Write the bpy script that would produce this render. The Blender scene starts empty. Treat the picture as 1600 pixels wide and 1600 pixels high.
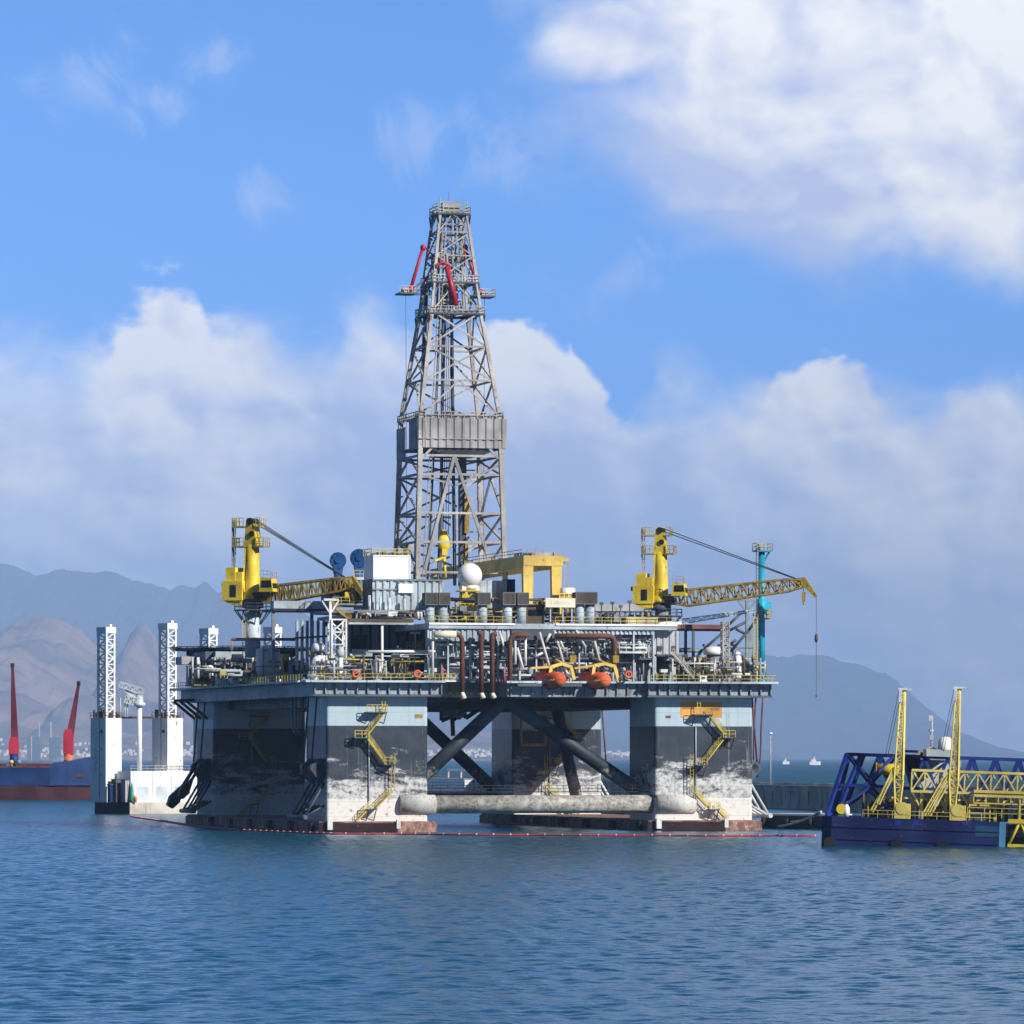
import bpy, math, random
import numpy as np
from mathutils import Vector, Matrix
random.seed(7)
rad = math.radians
sc = bpy.context.scene
col = sc.collection
# ------------------------------------------------------------------ camera, light, exposure
FPX, HY, CAMH = 7688.0, 1183.0, 13.1          # focal length in px of a 1600 px picture, eye level, eye height
cam_d = bpy.data.cameras.new('camera')
cam_d.sensor_width = 36
cam_d.lens = FPX/1600*36
cam_d.shift_y = (HY-800)/1600
cam_d.clip_start, cam_d.clip_end = 1, 200000
cam = bpy.data.objects.new('camera', cam_d)
cam.location = (0, 0, CAMH)
cam.rotation_euler = (rad(90), 0, 0)
col.objects.link(cam)
sc.camera = cam
sc.view_settings.view_transform = 'Standard'
sc.view_settings.look = 'None'
sc.view_settings.gamma = 1
sc.view_settings.use_curve_mapping = False
sc.view_settings.exposure = 0.3
sc.cycles.use_denoising = True
sc.cycles.denoiser = 'OPENIMAGEDENOISE'
sc.cycles.max_bounces = 6
sc.cycles.diffuse_bounces = 3
sc.cycles.glossy_bounces = 3
sc.cycles.volume_bounces = 0
sc.cycles.sample_clamp_indirect = 6
TH = rad(15.4)
UX = Vector((math.cos(TH), math.sin(TH), 0)); UY = Vector((-math.sin(TH), math.cos(TH), 0))
SUN = (UX*1.05 - UY*1.5 + Vector((0, 0, 1.12))).normalized()
sun_d = bpy.data.lights.new('sun', 'SUN')
sun_d.energy = 5.0
sun_d.angle = rad(0.5)
sun_d.color = (1, 0.955, 0.89)
sun = bpy.data.objects.new('sun', sun_d)
sun.rotation_euler = SUN.to_track_quat('Z', 'Y').to_euler()
sun.location = SUN*500
col.objects.link(sun)

class NT:
    """short-hand for node trees"""
    def __init__(s, nt): s.t = nt; nt.nodes.clear()
    def n(s, typ, ins=None, **kw):
        nd = s.t.nodes.new(typ)
        for k, v in kw.items(): setattr(nd, k, v)
        for k, v in (ins or {}).items(): s.set(nd, k, v)
        return nd
    def set(s, nd, k, v):
        if isinstance(v, bpy.types.NodeSocket): s.t.links.new(v, nd.inputs[k])
        else: nd.inputs[k].default_value = v
    def m(s, op, a, b=0.0, c=0.0, clamp=False):
        nd = s.n('ShaderNodeMath', {0: a, 1: b, 2: c}, operation=op); nd.use_clamp = clamp
        return nd.outputs[0]
    def mix(s, f, a, b, typ='MIX'):
        nd = s.n('ShaderNodeMix', data_type='RGBA', blend_type=typ)
        s.set(nd, 0, f); s.set(nd, 6, a if isinstance(a, bpy.types.NodeSocket) else (*a, 1)[:4]); s.set(nd, 7, b if isinstance(b, bpy.types.NodeSocket) else (*b, 1)[:4])
        return nd.outputs[2]
    def ss(s, v, lo, hi, a=0.0, b=1.0):
        nd = s.n('ShaderNodeMapRange', {0: v, 1: lo, 2: hi, 3: a, 4: b}, interpolation_type='SMOOTHSTEP')
        return nd.outputs[0]
    def noise(s, vec, scale, detail=4, rough=0.55, dist=0.0):
        return s.n('ShaderNodeTexNoise', {'Vector': vec, 'Scale': scale, 'Detail': detail, 'Roughness': rough, 'Distortion': dist}).outputs[0]
    def xyz(s, x, y, z): return s.n('ShaderNodeCombineXYZ', {0: x, 1: y, 2: z}).outputs[0]

# ------------------------------------------------------------------ sky
w = bpy.data.worlds.new('World'); sc.world = w; w.use_nodes = True
T = NT(w.node_tree)
geo = T.n('ShaderNodeTexCoord').outputs['Generated']
sep = T.n('ShaderNodeSeparateXYZ', {0: geo})
dx, dy, dz = sep.outputs
az = T.m('ARCTAN2', dx, dy)
el = T.m('ARCSINE', dz)
K = FPX/1600
u = T.m('MULTIPLY_ADD', az, K, 0.5)            # bearing and height above the horizon, both in units of 11.9 degrees
v = T.m('MULTIPLY', el, K)
skyvec = T.xyz(dx, dy, T.m('MULTIPLY_ADD', T.m('MAXIMUM', dz, 0.0), 2.2, 0.30))
sky = T.n('ShaderNodeTexSky', {'Vector': T.n('ShaderNodeVectorMath', {0: skyvec}, operation='NORMALIZE').outputs[0]}, sky_type='NISHITA', sun_disc=False)
sky.sun_elevation = math.asin(SUN.z); sky.sun_rotation = math.atan2(SUN.x, SUN.y)
sky.air_density = 1.0; sky.dust_density = 0.2; sky.ozone_density = 2.5; sky.altitude = 0
skycol = T.mix(1.0, sky.outputs[0], (0.58, 1.10, 1.58), 'MULTIPLY')
gain = T.ss(dz, 0.10, 0.42, 1.80, 0.34)              # the sky is brighter low down than overhead
gain = T.m('MULTIPLY', gain, T.ss(dy, 0.1, 0.85, 0.45, 1.0))    # and darker towards the side away from the clouds
skycol = T.mix(1.0, skycol, T.xyz(gain, gain, gain), 'MULTIPLY')
P0 = T.xyz(u, T.m('MULTIPLY', v, 1.25), 0.37)
P1 = T.xyz(T.m('ADD', u, 0.012), T.m('MULTIPLY_ADD', v, 1.25, 0.016), 0.37)
def fbm(p): return T.noise(p, 6.5, 9, 0.56, 0.15)
n0 = fbm(P0); n1 = fbm(P1)
nl = T.noise(P0, 2.2, 3, 0.5)
fine = T.noise(P0, 26.0, 5, 0.6)
def soft_n(p): return T.noise(p, 5.0, 4.5, 0.52, 0.25)
P2 = T.xyz(T.m('ADD', u, 0.022), T.m('MULTIPLY_ADD', v, 1.25, 0.028), 0.37)
lit = T.m('MULTIPLY', T.m('SUBTRACT', soft_n(P0), soft_n(P2)), 3.0)
def mid_n(p): return T.noise(p, 15.0, 3.5, 0.5, 0.3)
P3 = T.xyz(T.m('ADD', u, 0.010), T.m('MULTIPLY_ADD', v, 1.25, 0.012), 0.37)
m0 = mid_n(P0)
lit_s = lit
lit = T.m('MULTIPLY_ADD', T.m('SUBTRACT', m0, mid_n(P3)), 1.3, lit)
lit_u = T.m('MULTIPLY_ADD', T.m('SUBTRACT', lit, lit_s), 0.35, lit_s)
bil = T.m('ABSOLUTE', T.m('SUBTRACT', m0, 0.5))            # rounded lumps along the cloud edges                # brighter where the cloud thins towards the sun
nn = T.m('SUBTRACT', n0, 0.5); nf = T.m('SUBTRACT', fine, 0.5); nnl = T.m('SUBTRACT', nl, 0.5)
# low cumulus bank: top edge along the bearing
prof = [(0,560),(60,565),(130,560),(165,520),(200,480),(240,456),(280,452),(310,478),(330,518),(360,505),(400,500),(450,530),(500,520),(560,486),(600,500),(640,535),(700,540),(750,512),(800,498),(850,520),(900,565),(945,610),(980,655),(1010,640),(1040,610),(1080,630),(1150,650),(1200,610),(1250,575),(1300,562),(1340,570),(1375,615),(1420,655),(1460,665),(1490,620),(1530,592),(1600,600)]
fc = T.n('ShaderNodeFloatCurve')
cv = fc.mapping.curves[0]
while len(cv.points) < len(prof): cv.points.new(0.5, 0.5)
for p, (a, b) in zip(cv.points, prof): p.location = (a/1600, (HY-b)/1600)
fc.mapping.extend = 'HORIZONTAL'; fc.mapping.update()
T.set(fc, 'Value', T.m('ADD', u, T.m('MULTIPLY', nf, 0.012)))
top = fc.outputs[0]
dep = T.m('SUBTRACT', T.m('ADD', top, T.m('MULTIPLY_ADD', nn, 0.12, T.m('MULTIPLY_ADD', bil, -0.10, T.m('MULTIPLY_ADD', nf, 0.025, 0.012)))), v)
sprof = [(0,.8),(130,.8),(195,.12),(300,.10),(350,.3),(420,.55),(520,.6),(640,.7),(740,.4),(800,.1),(960,.1),(1015,.8),(1140,.9),(1205,.25),(1270,.08),(1340,.12),(1420,.75),(1520,.35),(1600,.6)]
fs_ = T.n('ShaderNodeFloatCurve'); cs = fs_.mapping.curves[0]
while len(cs.points) < len(sprof): cs.points.new(0.5, 0.5)
for p, (a, b) in zip(cs.points, sprof): p.location = (a/1600, b)
fs_.mapping.extend = 'HORIZONTAL'; fs_.mapping.update(); T.set(fs_, 'Value', u)
soft = T.m('MULTIPLY_ADD', fs_.outputs[0], 0.12, 0.010)
a_low = T.m('ADD', T.m('DIVIDE', dep, soft), T.m('MULTIPLY', fs_.outputs[0], 0.55), clamp=True)
a_low = T.ss(a_low, 0.0, 1.0)
thin = T.ss(T.m('MULTIPLY_ADD', nnl, 0.35, T.m('MULTIPLY', nn, 0.45)), -0.22, 0.10, 0.72, 1.0)
a_low = T.m('MULTIPLY', a_low, thin)
b_low = T.m('ADD', T.ss(dep, 0.0, 0.15, 0.92, 0.26), T.m('MULTIPLY_ADD', lit, 1.25, T.m('MULTIPLY', nnl, 1.3)))
prof2 = [(0,640),(80,690),(150,660),(215,610),(280,630),(350,690),(430,650),(520,620),(600,660),(680,720),(780,660),(860,640),(930,690),(1000,740),(1090,700),(1180,720),(1260,670),(1330,640),(1400,700),(1480,740),(1560,690),(1600,700)]
fc2 = T.n('ShaderNodeFloatCurve'); cv2 = fc2.mapping.curves[0]
while len(cv2.points) < len(prof2): cv2.points.new(0.5, 0.5)
for p, (a, b) in zip(cv2.points, prof2): p.location = (a/1600, (HY-b)/1600)
fc2.mapping.extend = 'HORIZONTAL'; fc2.mapping.update()
T.set(fc2, 'Value', T.m('ADD', u, T.m('MULTIPLY', nn, 0.06)))
dep2 = T.m('SUBTRACT', T.m('ADD', fc2.outputs[0], T.m('MULTIPLY_ADD', nn, 0.22, T.m('MULTIPLY', nf, 0.035))), v)
puff = T.m('MULTIPLY', T.ss(dep2, -0.012, 0.03), T.ss(dep2, 0.02, 0.13, 1.0, 0.0))
b_low = T.m('MULTIPLY_ADD', T.m('MULTIPLY', puff, T.ss(nl, 0.35, 0.6)), 0.38, b_low)
# high cloud at the upper right
def ell(px, py, rx, ry, rot):
    cu, cvv = px/1600, (HY-py)/1600
    c, s_ = math.cos(rad(rot)), math.sin(rad(rot))
    a = T.m('SUBTRACT', u, cu); b = T.m('SUBTRACT', v, cvv)
    x = T.m('MULTIPLY_ADD', a, c*1600/rx, T.m('MULTIPLY', b, s_*1600/rx)); y = T.m('MULTIPLY_ADD', a, -s_*1600/ry, T.m('MULTIPLY', b, c*1600/ry))
    return T.m('SUBTRACT', 1.0, T.m('SQRT', T.m('MULTIPLY_ADD', x, x, T.m('MULTIPLY', y, y))))
D = ell(1220, 80, 420, 210, -12)
for e in ((1480, 230, 330, 210, -35), (1190, 260, 360, 210, -20), (960, 70, 150, 95, 0), (1560, 30, 200, 200, 0)):
    D = T.m('MAXIMUM', D, ell(*e))
D = T.m('ADD', D, T.m('MULTIPLY_ADD', nn, 0.95, T.m('MULTIPLY_ADD', nf, 0.14, T.m('MULTIPLY', nnl, 1.3))))
a_up = T.ss(D, -0.12, 0.50)
line = T.m('ADD', T.m('MULTIPLY', T.m('SUBTRACT', v, (HY-250)/1600), 0.85), T.m('MULTIPLY', T.m('SUBTRACT', u, 1190/1600), 0.53))
b_up = T.m('ADD', T.ss(line, -0.13, 0.09, -0.08, 0.78), T.m('MULTIPLY_ADD', lit_u, 1.6, T.m('MULTIPLY', nnl, 1.6)))
a_up = T.m('MULTIPLY', a_up, T.ss(line, -0.22, 0.0, 0.55, 1.0))
# faint wisps
W = ell(130, 130, 80, 70, 0)
for e in ((330, 100, 110, 60, 0), (250, 170, 70, 50, 0), (800, 250, 130, 75, -25), (400, 320, 80, 60, 0), (650, 230, 90, 70, 0), (960, 440, 130, 60, 20)):
    W = T.m('MAXIMUM', W, ell(*e))
a_w = T.m('MULTIPLY', T.ss(T.m('MULTIPLY_ADD', T.m('SUBTRACT', T.noise(T.xyz(T.m('MULTIPLY', u, 1.5), T.m('MULTIPLY', v, 1.0), 2.1), 7.0, 8, 0.65, 1.2), 0.5), 4.2, W), 0.0, 1.3), 0.33)
front = T.ss(dy, 0.55, 0.85); a_low = T.m('MULTIPLY', a_low, front)
a_up = T.m('MULTIPLY', a_up, front); a_w = T.m('MULTIPLY', a_w, front)
CSH, CLT = (0.53, 0.60, 0.85), (1.03, 1.01, 1.0)
def ccol(b): return T.mix(T.m('ADD', b, 0.0, clamp=True), CSH, CLT)
bg_sky = T.n('ShaderNodeBackground', {0: skycol, 1: 0.108})
def over(sh, a, c, st=1.0):
    b = T.n('ShaderNodeBackground', {0: c, 1: st})
    return T.n('ShaderNodeMixShader', {0: a, 1: sh, 2: b.outputs[0]}).outputs[0]
s_ = over(bg_sky.outputs[0], a_w, T.mix(0.35, CSH, CLT))
s_ = over(s_, a_up, ccol(b_up))
s_ = over(s_, a_low, ccol(b_low))
T.n('ShaderNodeOutputWorld', {0: s_})
w.cycles.sampling_method = 'MANUAL'; w.cycles.sample_map_resolution = 512

# ------------------------------------------------------------------ mesh helpers
class MB:
    def __init__(s): s.v = []; s.f = []; s.sm = []; s.pr = []
    def add(s, vs, fs, smooth=False):
        o = len(s.v); s.pr.append(o); s.v += [tuple(p) for p in vs]
        s.f += [tuple(i+o for i in f) for f in fs]; s.sm += [smooth]*len(fs); return s
    def box(s, x0, y0, z0, x1, y1, z1):
        if x0 > x1: x0, x1 = x1, x0
        if y0 > y1: y0, y1 = y1, y0
        if z0 > z1: z0, z1 = z1, z0
        return s.add([(x0,y0,z0),(x1,y0,z0),(x1,y1,z0),(x0,y1,z0),(x0,y0,z1),(x1,y0,z1),(x1,y1,z1),(x0,y1,z1)],
                     [(3,2,1,0),(4,5,6,7),(0,1,5,4),(1,2,6,5),(2,3,7,6),(3,0,4,7)])
    def bar(s, p, q, w, h=None, up=(0,0,1)):
        p, q = Vector(p), Vector(q); h = h or w; d = (q-p)
        if d.length < 1e-6: return s
        d.normalize(); a = d.cross(Vector(up))
        if a.length < 1e-3: a = d.cross(Vector((1,0,0)))
        a.normalize(); b = a.cross(d); a = a*w/2; b = b*h/2
        return s.add([p-a-b, p+a-b, p+a+b, p-a+b, q-a-b, q+a-b, q+a+b, q-a+b], [(3,2,1,0),(4,5,6,7),(0,1,5,4),(1,2,6,5),(2,3,7,6),(3,0,4,7)])
    def tube(s, p, q, r, r2=None, n=8, cap=True):
        p, q = Vector(p), Vector(q); r2 = r if r2 is None else r2; d = (q-p)
        if d.length < 1e-6: return s
        d.normalize(); a = d.orthogonal().normalized(); b = d.cross(a)
        vs = []
        for c, rr in ((p, r), (q, r2)):
            for i in range(n):
                t = 2*math.pi*i/n; vs.append(c + a*(rr*math.cos(t)) + b*(rr*math.sin(t)))
        o = len(s.v); s.add(vs, [(i, (i+1) % n, n+(i+1) % n, n+i) for i in range(n)], n > 5)
        if cap:
            s.f += [tuple(o+i for i in reversed(range(n))), tuple(o+n+i for i in range(n))]; s.sm += [False, False]
        return s
    def path(s, pts, r, n=8):
        pts = [Vector(p) for p in pts]
        ring = []; m = len(pts); prev = None
        for i, p in enumerate(pts):
            d = (pts[min(i+1, m-1)] - pts[max(i-1, 0)])
            if d.length < 1e-9: d = Vector((0,0,1))
            d.normalize()
            a = d.orthogonal().normalized() if prev is None else (prev - d*prev.dot(d)).normalized()
            prev = a; b = d.cross(a)
            ring += [p + a*(r*math.cos(2*math.pi*k/n)) + b*(r*math.sin(2*math.pi*k/n)) for k in range(n)]
        fs = []
        for i in range(m-1):
            for k in range(n): fs.append((i*n+k, i*n+(k+1) % n, (i+1)*n+(k+1) % n, (i+1)*n+k))
        s.add(ring, fs, True)
        o = len(s.v)-len(ring)
        s.f += [tuple(o+i for i in reversed(range(n))), tuple(o+(m-1)*n+i for i in range(n))]; s.sm += [False, False]
        return s
    def bend(s, pts, r, n=8, rb=None):
        """polyline tube with rounded corners"""
        rb = rb or r*2.2; P = [Vector(p) for p in pts]; out = [P[0]]
        for i in range(1, len(P)-1):
            a = (P[i-1]-P[i]); b = (P[i+1]-P[i]); k = min(rb, a.length*.45, b.length*.45)
            a = P[i]+a.normalized()*k; b = P[i]+b.normalized()*k
            for t in (0, .25, .5, .75, 1): out.append(a*(1-t)**2 + P[i]*2*t*(1-t) + b*t*t)
        out.append(P[-1]); return s.path(out, r, n)
    def lathe(s, c, prof, n=20, smooth=True):
        c = Vector(c); vs = []
        for r, z in prof:
            for i in range(n):
                t = 2*math.pi*i/n; vs.append((c.x+r*math.cos(t), c.y+r*math.sin(t), c.z+z))
        fs = []
        for k in range(len(prof)-1):
            for i in range(n): fs.append((k*n+i, k*n+(i+1) % n, (k+1)*n+(i+1) % n, (k+1)*n+i))
        o = len(s.v); s.add(vs, fs, smooth)
        m = len(prof)
        s.f += [tuple(o+i for i in reversed(range(n))), tuple(o+(m-1)*n+i for i in range(n))]; s.sm += [False, False]
        return s
    def ball(s, c, r, n=20, m=12, sc_=(1,1,1)):
        c = Vector(c); vs = [(c.x, c.y, c.z-r*sc_[2])]; fs = []
        for j in range(1, m):
            f = math.pi*j/m
            for i in range(n):
                t = 2*math.pi*i/n; vs.append((c.x+r*sc_[0]*math.sin(f)*math.cos(t), c.y+r*sc_[1]*math.sin(f)*math.sin(t), c.z-r*sc_[2]*math.cos(f)))
        vs.append((c.x, c.y, c.z+r*sc_[2]))
        for i in range(n): fs.append((0, 1+(i+1) % n, 1+i))
        for j in range(m-2):
            for i in range(n): fs.append((1+j*n+i, 1+j*n+(i+1) % n, 1+(j+1)*n+(i+1) % n, 1+(j+1)*n+i))
        L = 1+(m-1)*n
        for i in range(n): fs.append((L-n+i, L-n+(i+1) % n, L))
        return s.add(vs, fs, True)
    def prism(s, poly, z0, z1):
        n = len(poly); vs = [(x, y, z0) for x, y in poly] + [(x, y, z1) for x, y in poly]
        ar = sum(poly[i][0]*poly[(i+1) % n][1]-poly[(i+1) % n][0]*poly[i][1] for i in range(n))
        if ar < 0: vs = [(x, y, z0) for x, y in poly[::-1]] + [(x, y, z1) for x, y in poly[::-1]]
        return s.add(vs, [tuple(reversed(range(n))), tuple(range(n, 2*n))] + [(i, (i+1) % n, n+(i+1) % n, n+i) for i in range(n)])
    def ext(s, poly, off):
        """extrude a planar 3-D polygon by the vector off"""
        off = Vector(off); n = len(poly); P = [Vector(p) for p in poly]
        nm = sum(((P[i]-P[0]).cross(P[(i+1) % n]-P[0]) for i in range(n)), Vector())
        if nm.dot(off) > 0: P.reverse()
        return s.add(P+[p+off for p in P], [tuple(range(n)), tuple(range(2*n-1, n-1, -1))] + [((i+1) % n, i, n+i, n+(i+1) % n) for i in range(n)])
    def rail(s, pts, h=1.15, step=2.2, r=0.045):
        P = [Vector(p) for p in pts]; Z = Vector((0,0,1))
        for a, b in zip(P, P[1:]):
            for k in (0.5, 1.0): s.bar(a+Z*h*k, b+Z*h*k, r*1.7)
            L = (b-a).length; n = max(1, int(L/step))
            for i in range(n+1): q = a.lerp(b, i/n); s.bar(q, q+Z*h, r*1.8)
        return s
    def ladder(s, p, q, w=0.5, side=(1,0,0), step=0.6, r=0.06):
        p, q = Vector(p), Vector(q); a = Vector(side)*w/2
        s.bar(p-a, q-a, r*1.8); s.bar(p+a, q+a, r*1.8)
        n = int((q-p).length/step)
        for i in range(1, n): c = p.lerp(q, i/n); s.bar(c-a, c+a, r)
        return s
    def stair(s, p, q, w=0.9, wdir=(0,1,0), rail=True):
        p, q = Vector(p), Vector(q); a = Vector(wdir)*w/2; Z = Vector((0,0,1))
        for k in (-1, 1):
            s.bar(p+a*k, q+a*k, 0.10, 0.24)
            if rail:
                for hh in (0.55, 1.1): s.bar(p+a*k+Z*hh, q+a*k+Z*hh, 0.065)
                n = max(2, int((q-p).length/1.6))
                for i in range(n+1): c = p.lerp(q, i/n)+a*k; s.bar(c, c+Z*1.1, 0.07)
        n = max(2, int(abs(q.z-p.z)/0.30))
        for i in range(1, n): c = p.lerp(q, i/n); s.bar(c-a, c+a, 0.26, 0.05)
        return s
    def truss(s, p, q, w0, h0, w1, h1, n, r, rb=None, up=(0,0,1)):
        """four-chord lattice boom"""
        rb = rb or r*0.6; p, q = Vector(p), Vector(q); d = (q-p).normalized()
        a = d.cross(Vector(up)).normalized(); b = a.cross(d)
        st = []
        for i in range(n+1):
            t = i/n; c = p.lerp(q, t); ww = (w0+(w1-w0)*t)/2; hh = (h0+(h1-h0)*t)/2
            st.append([c-a*ww-b*hh, c+a*ww-b*hh, c+a*ww+b*hh, c-a*ww+b*hh])
        for k in range(4): s.bar(st[0][k], st[-1][k], r*2)
        for i in range(n):
            for k in range(4):
                k2 = (k+1) % 4
                s.bar(st[i][k], st[i][k2], rb*1.6)
                if (i+k) % 2: s.bar(st[i][k], st[i+1][k2], rb*1.8)
                else: s.bar(st[i][k2], st[i+1][k], rb*1.8)
        for k in range(4): s.bar(st[-1][k], st[-1][(k+1) % 4], rb*1.6)
        return s
    def corr(s, p, q, z0, z1, nrm, pitch=0.9, dep=0.18, thick=0.12):
        """corrugated wall from p to q (plan points), ribs standing out along nrm"""
        p, q = Vector((p[0], p[1], 0)), Vector((q[0], q[1], 0)); d = q-p; L = d.length; d.normalize(); nr = Vector((nrm[0], nrm[1], 0)).normalized()
        n = max(1, int(L/pitch)); pl = []
        for i in range(n):
            a = L*i/n; ww = L/n
            for f, o in ((0, 0), (.35, 0), (.5, dep), (.85, dep)): c = p+d*(a+ww*f)+nr*o; pl.append((c.x, c.y))
        c = q; pl.append((c.x, c.y))
        b = q-nr*thick; pl.append((b.x, b.y)); b = p-nr*thick; pl.append((b.x, b.y))
        return s.prism(pl, z0, z1)
    def pieces(s):
        """groups of primitives that stand well apart from one another: each becomes an object of its own"""
        n = len(s.pr); V = np.array(s.v); en = s.pr[1:]+[len(V)]
        lo = np.array([V[a:c].min(0) for a, c in zip(s.pr, en)]); hi = np.array([V[a:c].max(0) for a, c in zip(s.pr, en)])
        sz = (hi-lo).max(1)
        gap = np.maximum(0, np.maximum(lo[:, None]-hi[None], lo[None]-hi[:, None]))
        near = np.sqrt((gap**2).sum(2)) <= np.maximum(.02, .44*np.maximum(sz[:, None], sz[None]))
        lab = np.arange(n)
        while True:
            new = np.where(near, lab[None, :], n).min(1)
            new = np.minimum(new, lab)
            if (new == lab).all(): break
            lab = new
        return lab
    def build(s, name, mat, parent=None, base=None, frame=None):
        if parent is not None and 1 < len(s.pr) < 2500:
            lab = s.pieces(); ks = list(dict.fromkeys(lab.tolist()))
            if 1 < len(ks) <= 95:
                first = None; vp = np.zeros(len(s.v), int)
                for i, (a, c) in enumerate(zip(s.pr, s.pr[1:]+[len(s.v)])): vp[a:c] = lab[i]
                fl = [vp[f[0]] for f in s.f]
                for k in ks:
                    m = MB(); idx = np.nonzero(vp == k)[0]; mp = {int(j): i for i, j in enumerate(idx)}
                    m.v = [s.v[j] for j in idx]; m.f = [tuple(mp[j] for j in f) for f, l in zip(s.f, fl) if l == k]; m.sm = [q for q, l in zip(s.sm, fl) if l == k]
                    o = m._one(name, mat, parent, base, frame); first = first or o
                return first
        return s._one(name, mat, parent, base, frame)
    def _one(s, name, mat, parent=None, base=None, frame=None):
        me = bpy.data.meshes.new(name)
        V = np.array(s.v, dtype=np.float64)
        b = np.array(base if base is not None else (parent['_base'] if parent is not None and '_base' in parent else (0,0,0)), dtype=np.float64)
        me.from_pydata((V-b).tolist(), [], s.f)
        me.polygons.foreach_set('use_smooth', s.sm)
        me.materials.append(mat)
        me.update()
        o = bpy.data.objects.new(name, me); col.objects.link(o)
        if parent is not None:
            o.parent = parent; o['_base'] = list(b)
        elif frame is not None:
            o.matrix_world = frame.M @ Matrix.Translation(Vector(b)); o['_base'] = list(b)
        return o

class Frame:
    def __init__(s, ox, oy, th):
        s.th = th; s.M = Matrix.Translation((ox, oy, 0)) @ Matrix.Rotation(th, 4, 'Z'); s.I = s.M.inverted()
    def ray(s, px, py):
        d = Vector(((px-800)/FPX, 1, (HY-py)/FPX)); o = s.I @ Vector((0, 0, CAMH)); return o, (s.I.to_3x3() @ d)
    def y(s, px, py, y):                 # the point seen at (px, py) of the photograph on the plane y = const of this frame
        o, d = s.ray(px, py); t = (y-o.y)/d.y; return o+d*t
    def x(s, px, py, x):
        o, d = s.ray(px, py); t = (x-o.x)/d.x; return o+d*t
    def z(s, px, py, z=0):
        o, d = s.ray(px, py); t = (z-o.z)/d.z; return o+d*t
    def rect(s, px0, py0, px1, py1, y):  # x0, z0, x1, z1 of a rectangle seen on the plane y
        a = s.y(px0, (py0+py1)/2, y); b = s.y(px1, (py0+py1)/2, y); c = s.y((px0+px1)/2, py1, y); d = s.y((px0+px1)/2, py0, y)
        return a.x, c.z, b.x, d.z
    def rbox(s, mb, px0, py0, px1, py1, y, depth):
        x0, z0, x1, z1 = s.rect(px0, py0, px1, py1, y); mb.box(x0, y, z0, x1, y+depth, z1); return x0, z0, x1, z1

def tag(o, label=None, cat=None, group=None, kind=None):
    for k, vv in (('label', label), ('category', cat), ('group', group), ('kind', kind)):
        if vv: o[k] = vv
    return o
def thing(name, label, cat, base, frame, group=None):
    o = bpy.data.objects.new(name, None); col.objects.link(o); o.empty_display_size = 0.5
    o.matrix_world = frame.M @ Matrix.Translation(Vector(base)); o['_base'] = list(base)
    return tag(o, label, cat, group)
def dup(root, label, mat4=None, shift=None):
    r = root.copy(); col.objects.link(r); r['label'] = label
    if mat4 is not None: r.matrix_world = mat4
    def kids(a, b):
        for ch in list(a.children):
            c = ch.copy(); col.objects.link(c); c.parent = b; kids(ch, c)
    kids(root, r); return r

# ------------------------------------------------------------------ materials
def paint(name, c, rough=0.5, dirt=0.35, rust=0.0, scale=0.5, streak=0.3, metal=0.0, dirtc=(0.05, 0.045, 0.04), fade=0.25):
    m = bpy.data.materials.new(name); m.use_nodes = True; t = NT(m.node_tree)
    g = t.n('ShaderNodeNewGeometry').outputs['Position']
    n = t.noise(g, scale, 6, 0.62)
    sx = t.n('ShaderNodeMapping', {'Vector': g, 'Scale': (1.6, 1.6, 0.10)}).outputs[0]
    st = t.noise(sx, 1.3, 5, 0.6)
    big = t.noise(g, 0.13, 3, 0.5)
    c2 = tuple(min(1, x*(1+fade)+0.01) for x in c); c1 = tuple(x*(1-fade) for x in c)
    base = t.mix(t.ss(big, 0.35, 0.68), c1, c2)
    if dirt: base = t.mix(t.ss(n, 0.56, 0.78, 0, dirt), base, dirtc)
    if streak: base = t.mix(t.ss(st, 0.55, 0.75, 0, streak), base, tuple(x*0.5 for x in dirtc))
    if rust:
        rn = t.noise(g, scale*2.2, 7, 0.7)
        base = t.mix(t.ss(t.m('MULTIPLY_ADD', st, 0.4, rn), 0.82-rust*0.35, 0.98-rust*0.25), base, t.mix(rn, (0.10, 0.03, 0.012), (0.24, 0.09, 0.03)))
    b = t.n('ShaderNodeBsdfPrincipled', {'Base Color': base, 'Roughness': t.ss(n, 0.3, 0.7, rough-0.08, rough+0.12), 'Metallic': metal, 'Specular IOR Level': 0.3})
    t.n('ShaderNodeOutputMaterial', {0: b.outputs[0]}); return m
M = {}
M['pale'] = paint('pale_grey_paint', (0.42, 0.50, 0.55), dirt=.4, rust=.22, streak=.35)
M['grey'] = paint('mid_grey_paint', (0.22, 0.26, 0.29), dirt=.5, rust=.2)
M['deckside'] = paint('weathered_deck_side', (0.27, 0.33, 0.37), dirt=.6, rust=.3, streak=.6)
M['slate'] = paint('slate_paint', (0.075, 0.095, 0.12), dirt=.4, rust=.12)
M['dark'] = paint('dark_steel', (0.018, 0.023, 0.032), dirt=.1, rust=.1)
M['black'] = paint('black_rubber', (0.012, 0.012, 0.014), rough=.7, dirt=.1, streak=0)
M['galv'] = paint('galvanised_steel', (0.43, 0.41, 0.38), rough=.6, dirt=.4, rust=.28, scale=.8)
M['panel'] = paint('weathered_sheet', (0.33, 0.325, 0.325), rough=.55, dirt=.35, streak=.6)
M['crane'] = paint('crane_yellow', (0.76, 0.56, 0.04), rough=.45, dirt=.4, rust=.16, streak=.4, scale=.9)
M['boom'] = paint('worn_yellow', (0.40, 0.29, 0.045), rough=.6, dirt=.7, rust=.42, scale=1.1)
M['yrail'] = paint('rail_yellow', (0.50, 0.395, 0.075), rough=.5, dirt=.3, rust=.12)
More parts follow.
